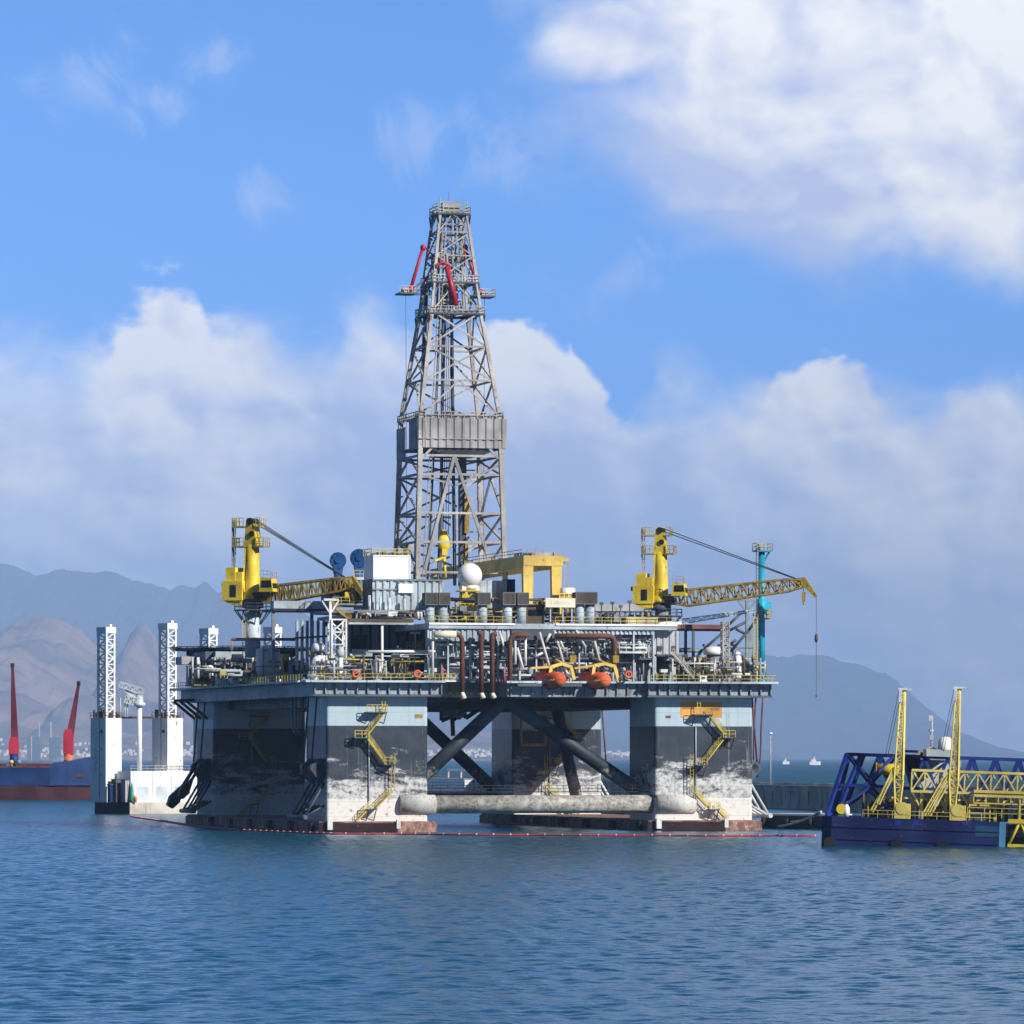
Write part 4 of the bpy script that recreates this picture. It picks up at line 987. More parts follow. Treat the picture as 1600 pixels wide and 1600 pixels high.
# wind-wall belt
z0, z1 = dz_at(704), dz_at(658); h = 8.1
b = MB(); b.corr((dax-h, day-h), (dax+h+.6, day-h), z0, z1, (0, -1), 1.45, .22)
b.box(dax-h, day-h-.35, z0+1.6, dax+h, day-h-.22, z0+1.75)
b.corr((dax+h+.6, day+h), (dax+h+.6, day-h), z0-.0, z1, (1, 0), 1.4, .2); wf = b.build('windwall', M['panel'], der)
b = MB(); b.box(dax-h-.2, day-h+.05, z0-.2, dax-h, day-1.5, z1); b.box(dax-h-.2, day+1.8, z0-1.4, dax-h, day+h, z1-1.2); b.build('windwall', M['slate'], der)  # left side: its shade is put into the colour, darker slate than the front
b = MB(); b.box(dax-h, day-h+.2, z0-.1, dax+h, day+h, z0+.15)
b.ext([(dax-h+2, day-h+.3, z0-.1), (dax+h-1, day-h+.3, z0-.1), (dax+h-4, day-h+.3, z0-1.4), (dax-h+5, day-h+.3, z0-1.4)], (0, 9, 0))
b.build('monkey_board', M['dark'], der)
b = MB(); b.rail([(dax-h, day-h, z1), (dax+h, day-h, z1), (dax+h, day+h, z1), (dax-h, day+h, z1), (dax-h, day-h, z1)], 1.2, 1.2, .08)
R_ = random.Random(5)
for k in range(26): x = dax-h+R_.random()*2*h; s_ = R_.uniform(.2, .6); b.box(x, day-h+.2, z1, x+s_, day-h+.8, z1+R_.uniform(.4, 1.6))
b.build('belt_railing', M['galv'], der)
# platforms higher up
for py, ex, mt_ in ((492, .6, 'slate'), (443, .35, 'slate'), (335, .55, 'slate')):
    z = dz_at(py); h_ = dwid(z)/2+ex
    b = MB()
    for x0_, y0_, x1_, y1_ in ((-h_, -h_, h_, -h_+1.4), (-h_, h_-1.4, h_, h_), (-h_, -h_+1.4, -h_+1.4, h_-1.4), (h_-1.4, -h_+1.4, h_, h_-1.4)): b.box(dax+x0_, day+y0_, z-.3, dax+x1_, day+y1_, z)
    for k in range(4):
        cc = corner(k, z-2.6); e = Vector((dax+(1, -1, -1, 1)[k]*-h_, day+(1, 1, -1, -1)[k]*-h_, z-.3)); b.bar(cc, e, .25)
    po = b.build('gallery', M[mt_], der)
    b = MB(); b.rail([(dax-h_, day-h_, z), (dax+h_, day-h_, z), (dax+h_, day+h_, z), (dax-h_, day+h_, z), (dax-h_, day-h_, z)], 1.2, 1.0, .07); b.build('gallery_rail', M['galv'], po)
# machinery around the upper gallery: sheaves, tanks, outriggers
b = MB(); R_ = random.Random(9)
for k in range(46):
    z = dz_at(R_.uniform(405, 500)); h_ = dwid(z)/2; x = dax+R_.uniform(-h_, h_); y = day+R_.choice((-1, 1))*h_*R_.uniform(.3, 1)
    s_ = R_.uniform(.3, .9); b.box(x, y, z, x+s_, y+s_, z+s_*R_.uniform(.6, 2)) if k % 2 else b.tube((x, y, z), (x, y, z+R_.uniform(1, 4)), s_*.3)
b.build('hoist_machinery', M['panel'], der)
for sgn, px, py in ((-1, 634, 458), (1, 757, 463)):
    p = RIG.y(px, py, day-2); z = p.z
    b = MB(); b.box(p.x-1.6, day-4, z-.3, p.x+1.6, day+0, z); h_ = dwid(z)/2
    b.bar((p.x, day-2, z-.2), (dax+sgn*h_*.8, day-2, z+4.0), .4); b.bar((p.x, day-2, z-.2), (dax+sgn*h_*.8, day-2, z), .45); b.bar((p.x-sgn*1.6, day-2, z), (dax+sgn*h_, day-2, z+2), .35)
    o = b.build('outrigger_platform', M['slate'], der)
    b = MB(); b.rail([(p.x-1.6, day-4, z), (p.x+1.6, day-4, z), (p.x+1.6, day, z)], 1.2, .8, .06); b.box(p.x-.8, day-3, z, p.x+.4, day-1.5, z+.9); b.build('platform_rail', M['galv'], o)
    t0 = RIG.y(661 if sgn < 0 else 727, 386, day-2)
    b = MB(); b.tube(t0, p+Vector((-sgn*.9, 0, .6)), .30, .36, n=10); b.lathe(t0+Vector((0, 0, -.7)), [(.3, 0), (.52, .25), (.52, .9), (.3, 1.15)], 12); b.tube(t0+Vector((-sgn*.1, 0, .2)), Vector((dax+sgn*2.0, day-3, dz_at(418))), .16)
    b.lathe(p+Vector((-sgn*.9, 0, 0)), [(.6, 0), (.6, 1.0), (.4, 1.4)], 10); b.build('red_cylinder_arm', M['red'], der)
    b = MB(); b.tube(p+Vector((0, 0, -.3)), (p.x-sgn*.2, day-2, ZB+4), .045, n=4); b.build('hanging_wire', M['cable'], der)
b = MB(); p, q = RIG.y(698, 416, day-4.2), RIG.y(713, 478, day-5); b.tube(p, q, .48, .55, n=12); b.build('red_compensator', M['red'], der)
b = MB(); a0, a1, a2 = RIG.y(682, 414, day-4.1), RIG.y(692, 410, day-4.1), RIG.y(702, 414, day-4.1); b.path([a0+Vector((0, 0, -.6)), a0, a1, a2, a2+Vector((0, 0, -.6))], .25, 8); b.tube(RIG.y(716, 400, day), RIG.y(707, 411, day), .22); b.build('red_yoke', M['red'], der)
b = MB(); z = dz_at(334); h_ = 2.6                      # crown block and its frame
b.box(dax-1.7, day-1.2, z+.2, dax+1.7, day+1.2, z+1.9)
for sx_ in (-1, 1):
    for sy_ in (-1, 1): b.bar((dax+sx_*h_, day+sy_*h_, z), (dax+sx_*h_, day+sy_*h_, z+2.3+.4*sx_*sy_), .22)
b.bar((dax-h_, day-h_, z+1.9), (dax+h_, day-h_, z+1.9), .2); b.bar((dax-h_, day+h_, z+2.1), (dax+h_, day+h_, z+2.1), .2)
cb = b.build('crown_block', M['panel'], der)
b = MB(); b.tube((dax-.2, day, z+2), (dax-.2, day, z+4.2), .06, n=5); b.build('aerial', M['galv'], cb)

# ------------------------------------------------------------------ pedestal cranes
def crane(px, py, yy, heading, length, rise, s, label, hookz=None, hook_at=None):
    p = RIG.y(px, py, yy); F = Frame(0, 0, 0)
    F.M = RIG.M @ Matrix.Translation(p) @ Matrix.Rotation(heading, 4, 'Z') @ Matrix.Scale(s, 4); F.I = F.M.inverted()
    r = thing('pedestal_crane', label, 'crane', (0, 0, 0), F, 'yellow pedestal cranes on the platform')
    b = MB(); b.lathe((0, 0, 0), [(1.9, -1.0), (1.9, -.1), (1.75, 0), (1.75, .5)], 24); b.build('slew_ring', M['slate'], r)
    b = MB(); b.lathe((0, 0, .5), [(2.0, 0), (2.0, .5), (1.35, 1.6), (1.25, 5), (1.1, 9.6)], 24)
    b.ext([(-1.25, -1.05, 9.7), (1.25, -1.05, 9.7), (.75, -1.05, 13.2), (.25, -1.05, 14.8), (-.75, -1.05, 14.8), (-.95, -1.05, 13)], (0, 2.1, 0))
    for k in (-1, 1): b.bar((-1.4, k*.9, .8), (-1.0, k*.8, 10.0), .35)
    ms = b.build('mast', M['crane'], r)
    b = MB(); b.tube((.0, -1.25, 14.2), (.0, 1.25, 14.2), .62, n=16); b.tube((.35, -1.3, 12.0), (.35, 1.3, 12.0), .5, n=14); b.build('sheave', M['black'], ms)
    b = MB(); b.box(-5.0, -2.2, .3, -1.0, 2.0, 3.7); b.ext([(-4.8, -2.0, .3), (-1.2, -2.0, .3), (-1.2, -2.0, -.5), (-3.2, -2.0, -.5)], (0, 3.8, 0)); b.box(-4.5, -1.7, 3.7, -2.6, 1.4, 6.1); b.box(-2.5, -1.6, 3.7, -1.3, .8, 5.3)
    h_ = b.build('machinery_house', M['crane'], r)
    b = MB(); b.tube((-5.0, -.6, 3.2), (-5.7, -.6, 3.2), .45); b.box(-3.4, -2.24, .9, -2.2, -2.2, 3.0); b.build('exhaust', M['black'], h_)
    b = MB(); b.ext([(2.7, -2.9, 1.7), (5.5, -2.9, 1.7), (5.1, -2.9, 4.0), (3.0, -2.9, 4.3)], (0, 2.2, 0)); b.bar((1, -1.8, 1.9), (3, -1.8, 1.9), .4); cb_ = b.build('operator_cab', M['crane'], r)
    b = MB(); b.ext([(3.2, -2.96, 2.5), (5.25, -2.96, 2.5), (5.05, -2.96, 3.7), (3.3, -2.96, 3.7)], (0, .04, 0)); b.box(5.30, -2.7, 2.3, 5.42, -.9, 3.2); b.build('cab_window', M['glass'], cb_)
    b = MB(); b.rail([(2.9, -2.9, 4.2), (5.1, -2.9, 4.0), (5.1, -.8, 4.0)], 1.3, .7, .05); b.build('cab_rail', M['galv'], cb_)
    b = MB()
    for z in (9.9, 13.4):
        b.box(-3.4, -1.3, z-.25, -1.0, 1.3, z); b.box(.9, -1.2, z-.25, 2.7 if z < 12 else 2.0, 1.2, z)
        b.rail([(-1.2, -1.3, z), (-3.4, -1.3, z), (-3.4, 1.3, z)], 1.4, .7, .06); b.rail([(1.2, -1.2, z), (2.7 if z < 12 else 2.0, -1.2, z), (2.7 if z < 12 else 2.0, 1.2, z)], 1.4, .7, .06)
    b.build('mast_platform', M['yrail'], ms)
    b = MB(); b.ladder((-3.6, -.6, 5.8), (-3.6, -.6, 14.6), .7, (0, 1, 0), .5, .07); b.ladder((-3.35, -.6, 5.8), (-3.35, -.6, 14.6), .5, (1, 0, 0), .9, .07); b.build('mast_ladder', M['galv'], ms)
    foot = Vector((1.7, 0, 1.0)); tip = Vector((1.7+length, 0, 1.0+rise))
    b = MB(); k1 = foot.lerp(tip, .12); k2 = foot.lerp(tip, .9)
    b.truss(foot, k1, 2.6, 1.2, 2.4, 3.0, 2, .19, .13); b.truss(k1, k2, 2.4, 3.0, 1.6, 2.3, 15, .18, .12); b.truss(k2, tip, 1.6, 2.2, 1.0, 1.4, 2, .16, .11)
    bo = b.build('boom', M['boom'], r)
    b = MB(); b.tube((1.5, -1.7, 1), (1.5, 1.7, 1), .95, n=14); b.tube((.2, -1.4, -.1), (.2, 1.4, -.1), .9, n=12); b.build('hoist_drum', M['rust'], r)
    b = MB(); b.ext([tip+Vector((-1, -.5, 1)), tip+Vector((.6, -.5, 1.2)), tip+Vector((2.9, -.5, -2.2)), tip+Vector((2.6, -.5, -2.7)), tip+Vector((.2, -.5, -.4)), tip+Vector((-1, -.5, -.7))], (0, 1, 0)); b.build('boom_tip', M['boom'], bo)
    b = MB()
    for k in (-.5, .5):
        for dz_ in (0, .55): b.tube((.2, k, 14.7-dz_), tip+Vector((-1.2+dz_, k*.8, 1.0-dz_*.6)), .075, n=5)
    b.build('luffing_cable', M['cable'], r)
    hb = MB(); q = tip+Vector((.3, 0, -.8)); hb.tube(q, q+Vector((0, 0, -.8)), .06); hb.box(q.x-.3, -.3, q.z-2.6, q.x+.3, .3, q.z-.8); hb.tube(q+Vector((0, 0, -2.6)), q+Vector((0, 0, -3.2)), .14); hb.build('hook_block', M['boom'], bo)
    if hookz:
        q = tip+Vector((2.75, 0, -2.5)); hb = MB(); hb.tube(q, q+Vector((0, 0, -hookz)), .055, n=5); hb.build('whip_line', M['rust'], bo)
        hb = MB(); z = q.z-hookz*.42; hb.lathe((q.x, 0, z), [(.1, -.9), (.32, -.6), (.32, .4), (.1, .8)], 10); hb.lathe((q.x, 0, q.z-hookz), [(.05, -.5), (.16, -.2), (.05, .3)], 8); hb.build('whip_hook', M['brown'], bo)
    return r
crane(395, 941, 60, rad(-40), 17.6, 2.1, 1.06, 'yellow pedestal crane in front of the misty mountains, boom pointing at the blue reels')
crane(1033, 946, 15, rad(-31), 25.6, 2.9, .955, 'yellow pedestal crane beside the turquoise mast, hook line hanging clear over the sea', hookz=18.5)

# ------------------------------------------------------------------ loose gear on the platform
# white box house on the drill floor
x0, z0, x1, z1 = RIG.rect(585, 867, 644, 904.5, 25.0); z0 = DFZ+.02
t = thing('white_cabin', 'bright white windowless cabin on top of the ribbed grey wall', 'cabin', (x0, 25, z0), RIG)
b = MB(); b.box(x0, 26.2, z0, x1, 33, z1); b.build('body', M['white'], t)
b = MB(); b.box(x0+.05, 26.08, z0+.1, x0+.25, 26.2, z1-.1); b.box(x1-.25, 26.08, z0+.1, x1-.05, 26.2, z1-.1); b.box(x0+.05, 26.08, z1-.25, x1-.05, 26.2, z1-.1); b.build('corner_post', M['white'], t)
b = MB(); b.rail([(x0-.2, 26.3, z1), (x1, 26.3, z1), (x1, 32.5, z1)], 1.15, 1.3, .07); b.rail([(x0-.2, 32.5, z1), (x0-.2, 26.3, z1)], 1.15, 1.3, .07); b.build('roof_rail', M['yrail'], t)
b = MB()
for k in range(7): xx = x0+.5+k*.95; b.box(xx, 28, z1+.02, xx+.7, 30, z1+.4+.5*((k*37) % 5)/5)
b.build('roof_unit', M['brown'], t)
x0, z0, x1, z1 = RIG.rect(622.5, 912, 645.5, 926.5, 25.4)
t = tag(MB().box(x0, 25.3, z0, x1, 25.5, z1).build('notice_board', M['white'], None, (x0, 25.3, z0), RIG), 'small blank white board fixed on the ribbed grey wall', 'board')
b = MB(); b.box(x0+.1, 25.35, z1, x0+.3, 25.5, z1+.5); b.box(x1-.3, 25.35, z1, x1-.1, 25.5, z1+.5); b.build('bracket', M['grey'], t)
# cable reels
for px, py, yy, rr, lab in ((528, 876, 50, 1.55, 'round blue reel standing on a narrow neck above the navy machinery house'), (561, 872, 51, 1.7, 'larger blue reel nearest the white cabin, showing its bolted face')):
    p = RIG.y(px, py, yy); zb_ = RIG.y(px, 906, yy).z
    t = thing('cable_reel', lab, 'reel', (p.x, yy, zb_), RIG, 'blue reels above the machinery house')
    ang = Vector((-.25, -1, 0)).normalized()
    b = MB(); b.tube(p-ang*.7, p-ang*.45, rr, n=28); b.tube(p+ang*.45, p+ang*.7, rr, n=28); b.build('flange', M['blue'], t)
    b = MB(); b.tube(p-ang*.44, p+ang*.44, rr*.82, n=24); b.build('drum', M['navybox'], t)
    b = MB(); b.tube(p+ang*.70, p+ang*.95, rr*.35, n=14)
    for k in range(8): a = k*math.pi/4; c = p+ang*.74+Vector((math.cos(a)*rr*.68, 0, math.sin(a)*rr*.68)); b.ball(c, .13, 8, 5)
    b.build('hub', M['blue'], t)
    b = MB(); b.ext([(p.x-.95, yy-.5, p.z-rr*.7), (p.x+.95, yy-.5, p.z-rr*.7), (p.x+.5, yy-.5, zb_), (p.x-.5, yy-.5, zb_)], (0, 1.1, 0)); b.build('stand', M['blue'], t)
# radome on its yellow tower
p = RIG.y(734, 899, 18); rr = 19.5/8.75
t = thing('radome', 'big white spherical radome on a short yellow tower', 'radome', (p.x, 18, UD), RIG)
b = MB(); b.ball(p, rr, 32, 20); b.build('dome', M['white'], t)
b = MB(); b.lathe(p+Vector((0, 0, -rr-.35)), [(1.0, 0), (1.3, .8)], 20); b.box(p.x-1.6, 17.2, p.z-rr-.6, p.x-.9, 18.5, p.z-rr+.3); b.box(p.x+.9, 17.2, p.z-rr-.6, p.x+1.6, 18.5, p.z-rr+.3); b.build('dome_base', M['white'], t)
b = MB(); zt_ = p.z-rr-.5; b.truss((p.x-.3, 18, UD), (p.x-.3, 18, zt_), 2.4, 2.4, 2.0, 2.0, 3, .14, .10, up=(0, 1, 0)); b.box(p.x-2.2, 16.4, zt_-.2, p.x+1.9, 19.6, zt_); b.box(p.x-1.7, 16.8, zt_-2.6, p.x-.4, 19, zt_-.8); b.rail([(p.x-3.0, 16.3, zt_-3.0), (p.x+1.9, 16.3, zt_-3.0)], 1.2, .8, .08); b.box(p.x-3.1, 16.2, zt_-3.2, p.x+2, 19, zt_-3.0); b.build('tower', M['crane'], t)
# air intakes: louvred boxes on pairs of round ducts
def intake(px0, px1, yy, lab, n=1, py0=926, py1=945, bot=971):
    a = RIG.y(px0, py0, yy); c = RIG.y(px1, py1, yy)
    t = thing('air_intake', lab, 'air intake', ((a.x+c.x)/2, yy, UD), RIG, 'louvred air intakes along the upper deck')
    b = MB(); b.box(a.x, yy, c.z, c.x, yy+2.6, a.z); b.build('louvre_box', M['dark'], t)
    g_ = MB(); nn_ = 10*n
    for k in range(nn_+1): x = a.x+(c.x-a.x)*k/nn_; g_.box(x-.04, yy-.14, c.z+.1, x+.04, yy-.01, a.z-.1)
    g_.box(a.x-.05, yy-.16, c.z-.05, c.x+.05, yy-.01, c.z+.1); g_.box(a.x-.05, yy-.16, a.z-.1, c.x+.05, yy-.01, a.z+.05); g_.box(a.x-.05, yy-.16, c.z+.1, a.x+.06, yy-.01, a.z-.1); g_.box(c.x-.06, yy-.16, c.z+.1, c.x+.05, yy-.01, a.z-.1)
    g_.build('grille', paint('brown_grey_grille', (.17, .155, .145)) if 'brown_grey_grille' not in bpy.data.materials else bpy.data.materials['brown_grey_grille'], t)
    for k in range(n):
        x = a.x+(c.x-a.x)*(k+.5)/n; d = MB(); d.tube((x, yy+1.2, UD), (x, yy+1.2, c.z), min(.85, (c.x-a.x)/n*.42), n=16)
        for j in range(3): d.tube((x, yy+1.2, UD+.6+j*.8), (x, yy+1.2, UD+.68+j*.8), min(.92, (c.x-a.x)/n*.45), n=16)
        d.build('duct', M['pale'], t)
intake(665, 683, 2.6, 'louvred air intake furthest from the cream board, at the foot of the ribbed wall')
intake(686, 703, 2.9, 'louvred air intake between the ribbed wall corner and the yellow radome tower')
intake(747, 766, 2.6, 'lone louvred air intake just beside the yellow radome tower')
intake(786, 805, 2.6, 'louvred air intake below the yellow gantry girder, left one of a close pair')
intake(809, 826, 2.9, 'louvred air intake under the near gantry leg, beside the dark cab')
intake(900, 933, 3.4, 'wide louvred air intake on two ducts, immediately beside the cream board', 2, 925, 944)
# gantry crane along the deck
A_ = RIG.y(824, 878, 15); zt_ = A_.z; xg = A_.x; xg2 = RIG.y(866, 878, 15).x
t = thing('gantry_crane', 'long yellow gantry crane spanning the deck behind the white radome', 'gantry crane', (xg, 15, UD), RIG)
b = MB(); b.box(xg-.8, 15.5, zt_-1.15, xg+.2, 82, zt_+1.15); b.build('girder', M['gantry'], t)
b = MB(); b.box(xg2-.1, 15.5, zt_-1.15, xg2+.9, 82, zt_+1.15); b.build('girder', M['gantry'], t)
b = MB(); b.box(xg-1.0, 13.9, zt_-.7, xg2+1.3, 15.45, zt_+1.1); b.box(xg2+1.3, 13.9, zt_+.1, xg2+2.4, 15.4, zt_+.8); eb = b.build('end_beam', M['gantry'], t)
for x in (xg-.1, xg2+.2):
    for yy in (14.0, 78.0): b = MB(); b.ext([(x-.75, yy, UD), (x+.75, yy, UD), (x+.95, yy, zt_-.72), (x-.95, yy, zt_-.72)], (0, 1.3, 0)); b.build('leg', M['gantry'], t)
b = MB(); b.rail([(xg-.8, 15.5, zt_+1.15), (xg-.8, 60, zt_+1.15)], 1.1, 2, .06); b.rail([(xg-.2, 14, zt_+1.1), (xg2-1, 14, zt_+1.1)], 1.2, 1.1, .05); b.box(xg+1, 15.6, zt_+1.16, xg2-.4, 19, zt_+1.7); b.box(xg2-.3, 13.95, zt_+1.1, xg2+1.2, 15, zt_+1.7); b.build('walkway', M['galv'], t)
b = MB(); b.box(xg+.3, 21, zt_+.3, xg2-.2, 25, zt_+1.9); b.tube((xg+2, 23, zt_+.3), (xg+2, 23, zt_-5), .06); b.box(xg+1.4, 22.6, zt_-5.8, xg+2.6, 23.4, zt_-5); b.build('trolley', M['blue'], t)
b = MB(); b.ladder((xg2+2.1, 14.4, UD), (xg2+2.1, 14.4, zt_+.2), .7, step=.5); b.build('ladder', M['galv'], t)
# control cab and cream board
x0, z0, x1, z1 = RIG.rect(822, 946, 851, 976, 4)
t = thing('control_cabin', 'dark control cabin on the upper deck next to the cream board', 'cabin', (x0, 4, UD), RIG)
b = MB(); b.box(x0, 4, UD, x1, 8, z1); b.build('body', M['brown'], t); b = MB(); b.box(x0+.4, 3.9, UD+1.5, x1-.4, 4, UD+2.6); b.build('window', M['glass'], t); b = MB(); b.box(x0-.3, 3.6, z1, x1+.3, 8.3, z1+.2); b.build('roof', M['dark'], t)
x0, z0, x1, z1 = RIG.rect(852.5, 934.5, 899, 949, 2.2)
t = thing('name_board', 'long cream name board with faint faded lettering on two posts', 'sign', (x0, 2.2, UD), RIG)
b = MB(); b.box(x0, 2.2, z0, x1, 2.45, z1); bd = b.build('board', M['cream'], t)
b = MB(); w_ = (x1-x0)
for k in range(11):
    xx = x0+w_*(.17+.062*k)
    if k in (1,): continue
    b.box(xx, 2.17, z0+.55, xx+w_*.045, 2.2, z0+(1.15 if k % 3 else 1.3))
b.build('faded_lettering', paint('faded_lettering', (.62, .62, .50), dirt=.2), bd)
b = MB(); 
for xx in (x0+w_*.18, x0+w_*.6, x0+w_*.9): b.bar((xx, 2.6, UD), (xx, 2.6, z1-.2), .22)
b.build('post', M['pale'], t)
x0, z0, x1, z1 = RIG.rect(872, 920, 900, 935, 12)
t = thing('tank_cradle', 'shiny domed drum held in a yellow cradle behind the cream board', 'drum', ((x0+x1)/2, 12, UD), RIG)
b = MB(); b.tube((x0+.6, 12, z0+1), (x1-.4, 12, z0+1), .95, n=18); b.build('drum', M['white'], t)
b = MB(); b.rail([(x0, 11, z0-.4), (x1, 11, z0-.4)], 1.2, .8, .09); b.box(x0-3, 10.8, z0-.6, x1, 13, z0-.4); b.bar((x0+.3, 11.5, UD), (x0+.3, 11.5, z0-.5), .3); b.bar((x1-.3, 11.5, UD), (x1-.3, 11.5, z0-.5), .3); b.build('cradle', M['crane'], t)
# pale module behind the radome
x0, z0, x1, z1 = RIG.rect(744, 907, 792, 932, 20)
t = thing('workshop_container', 'pale blue-grey workshop container beneath the gantry girder, behind the radome', 'container', (x0, 20, UD), RIG)
b = MB(); b.corr((x0, 20), (x1, 20), UD, z1, (0, -1), 1.4, .12); b.box(x0, 20.2, UD, x1, 26, z1); b.build('body', M['pale'], t)
b = MB(); q = RIG.rect(793, 905, 805, 928, 20); b.box(q[0]-.2, 20, UD, q[2], 23, q[3]); b.build('blue_door', M['navybox'], t)
# white ribbed container on the right
x0, z0, x1, z1 = RIG.rect(1021.5, 986, 1061, 1022.5, 3)
t = thing('ribbed_container', 'pale ribbed container with two dark placards, right of the lifeboats', 'container', (x0, 3, z0), RIG)
b = MB(); b.corr((x0, 3), (x1, 3), z0, z1, (0, -1), 1.05, .2); b.box(x0, 3.15, z0, x1, 13, z1); b.build('body', paint('pale_container', (.56, .58, .60), dirt=.3, rust=.1, streak=.3), t)
b = MB()
for px in (1028, 1050):
    q = RIG.rect(px, 1009, px+6.5, 1017, 2.7); w_ = .13
    b.box(q[0], 2.62, q[1], q[2], 2.79, q[1]+w_); b.box(q[0], 2.62, q[3]-w_, q[2], 2.79, q[3]); b.box(q[0], 2.62, q[1]+w_, q[0]+w_, 2.79, q[3]-w_); b.box(q[2]-w_, 2.62, q[1]+w_, q[2], 2.79, q[3]-w_)
q = RIG.rect(1030, 1010.5, 1033, 1016, 2.7); b.box(q[0], 2.62, q[1], q[2], 2.79, q[3]); b.build('placard', M['slate'], t)
b = MB()
for px in (1030, 1046): q = RIG.rect(px, 973, px+6, 986, 6); b.bar((q[0], 6, z1), (q[0], 6, q[3]), .35); b.bar((q[0], 6, q[3]-.2), (q[0]+2.2, 6, q[3]), .5)
b.build('roof_vent', M['white'], t)
# tanks and vessels: px range, top py, depth, colour, shape, label
def tank(px0, px1, py0, yy, mat, lab, cat='tank', dome=.4, base=None, legs=False, cap=None, name='storage_tank', zb=None):
    a = RIG.y(px0, py0, yy); c = RIG.y(px1, py0, yy); r = (c.x-a.x)/2; cx = (a.x+c.x)/2; zb = MD if zb is None else zb
    t = thing(name, lab, cat, (cx, yy, zb), RIG)
    b = MB(); h_ = a.z-zb; z_ = 1.0 if legs else 0
    b.lathe((cx, yy, zb+z_), [(r*.96, 0), (r, .15), (r, h_-z_-dome), (r*.8, h_-z_-dome*.4), (r*.35, h_-z_)], 24); b.build('shell', M[mat], t)
    if legs:
        b = MB()
        for k in range(4): b.bar((cx+r*.7*math.cos(k*1.57+.8), yy+r*.7*math.sin(k*1.57+.8), zb), (cx+r*.7*math.cos(k*1.57+.8), yy+r*.7*math.sin(k*1.57+.8), zb+1.1), .2)
        b.build('leg', M['slate'], t)
    if cap:
        b = MB(); z1_ = a.z; b.lathe((cx, yy, z1_-1.6), [(r*1.5, 0), (r*1.5, 1.0), (r*1.2, 1.5), (r*.4, 1.8)], 24); b.build('hood', M[cap], t)
    b = MB(); b.tube((cx-r*.6, yy-r*.95, zb+.5), (cx-r*.6, yy-r*.95, a.z+.3), .12, n=6); b.tube((cx-r*.6, yy-r*.95, a.z-.6), (cx+r*1.4, yy-r*.95, a.z-.6), .1, n=6); b.build('pipe', M['grey'], t)
    return t
tank(400, 437, 1012, 55, 'white', 'fat white round tank standing right beside the crane pedestal')
tank(527, 536, 1012, 6, 'white', 'slim white vessel under a wide pale blue hood, within the boom rest tower', cap='pale')
tank(583, 596, 1028, 3, 'dirtywhite', 'dirty white upright vessel by the tall white pole', dome=.6)
tank(615, 635, 1012, 9, 'pale', 'tall pale dome-topped vessel near the maroon cylinder', dome=.9)
tank(609, 618, 1028, 8, 'maroon', 'maroon upright gas cylinder beside a dome-topped vessel', 'gas cylinder', dome=.3, name='gas_cylinder')
tank(1145, 1158, 1018, 10, 'white', 'slender white vessel near the right end of the deck', dome=.7, legs=True)
tank(1104, 1120, 1024, 14, 'slate', 'dark upright drum under the white hooded tank on the right', dome=.2)
tank(1168, 1178, 1038, 6, 'brown', 'small brown drum at the foot of the yellow ladder', dome=.2)
tank(786, 791, 1046, 1.5, 'red', 'red fire extinguisher cylinder by the last rusty drop pipe', 'extinguisher', dome=.25, name='fire_extinguisher')
tank(688, 694, 1042, 1.5, 'red', 'red cylinder behind the small yellow-railed platform', 'extinguisher', dome=.25, name='fire_extinguisher')
tank(672, 677, 1044, 1.8, 'maroon', 'dark red cylinder by the white post at the module corner', 'extinguisher', dome=.25, name='fire_extinguisher')
def hooded(px0, px1, py0, py1, yy, lab):
    x0, z0, x1, z1 = RIG.rect(px0, py0, px1, py1, yy)
    t = thing('hooded_fan', lab, 'ventilator', ((x0+x1)/2, yy, MD), RIG); r = (x1-x0)/2; cx = (x0+x1)/2
    b = MB(); b.lathe((cx, yy, z0), [(r*.98, 0), (r, (z1-z0)*.5), (r*.75, (z1-z0)*.85), (r*.3, (z1-z0))], 24); b.build('hood', M['white'], t)
    b = MB(); b.lathe((cx, yy, MD), [(r*.7, 0), (r*.7, z0-MD)], 18); b.build('drum', M['grey'], t)
hooded(487, 508, 1003, 1018, 14, 'white domed ventilator beside the boom rest tower'); hooded(1100, 1130, 1010, 1023, 13.5, 'wide white domed hood at the right of the deck')
# pipe elbow
p = RIG.y(500, 1030, 10)
b = MB(); b.bend([(p.x+1, 10, MD), (p.x-.9, 10, MD+.2), (p.x-.9, 10, p.z), (p.x+1.2, 10, p.z)], .75, 14, 1.6); t = tag(b.build('pipe_elbow', M['dirtywhite'], None, (p.x, 10, MD), RIG), 'large dirty white curved pipe elbow below the domed ventilator', 'pipe')
# deck skids and boxes
def skid(px0, px1, py0, py1, yy, mat, lab, cat, name, trim='slate', zb=None):
    x0, z0, x1, z1 = RIG.rect(px0, py0, px1, py1, yy); z0 = MD if zb is None else zb
    t = thing(name, lab, cat, (x0, yy, z0), RIG); d = max(1.2, (x1-x0)*.7); h_ = z1-z0
    b = MB(); b.box(x0, yy, z0+.25, x1, yy+d, z1-.15); b.build('body', M[mat], t)
    b = MB(); b.box(x0-.1, yy-.1, z0, x1+.1, yy+d+.1, z0+.25); b.box(x0-.1, yy-.1, z1-.15, x1+.1, yy+d+.1, z1); b.build('frame', M[trim], t)
    b = MB(); b.box(x0+(x1-x0)*.2, yy-.07, z0+h_*.4, x0+(x1-x0)*.75, yy-.002, z0+h_*.8); b.build('hatch', M['dark'], t)
skid(441, 452, 1022, 1054, 44, 'yrail', 'tall yellow equipment frame right of the fat white tank', 'equipment', 'equipment_frame', 'yrail')
skid(453, 472, 1032, 1056, 42, 'grey', 'grey machinery box behind the yellow deck rails', 'machinery', 'machinery_box')
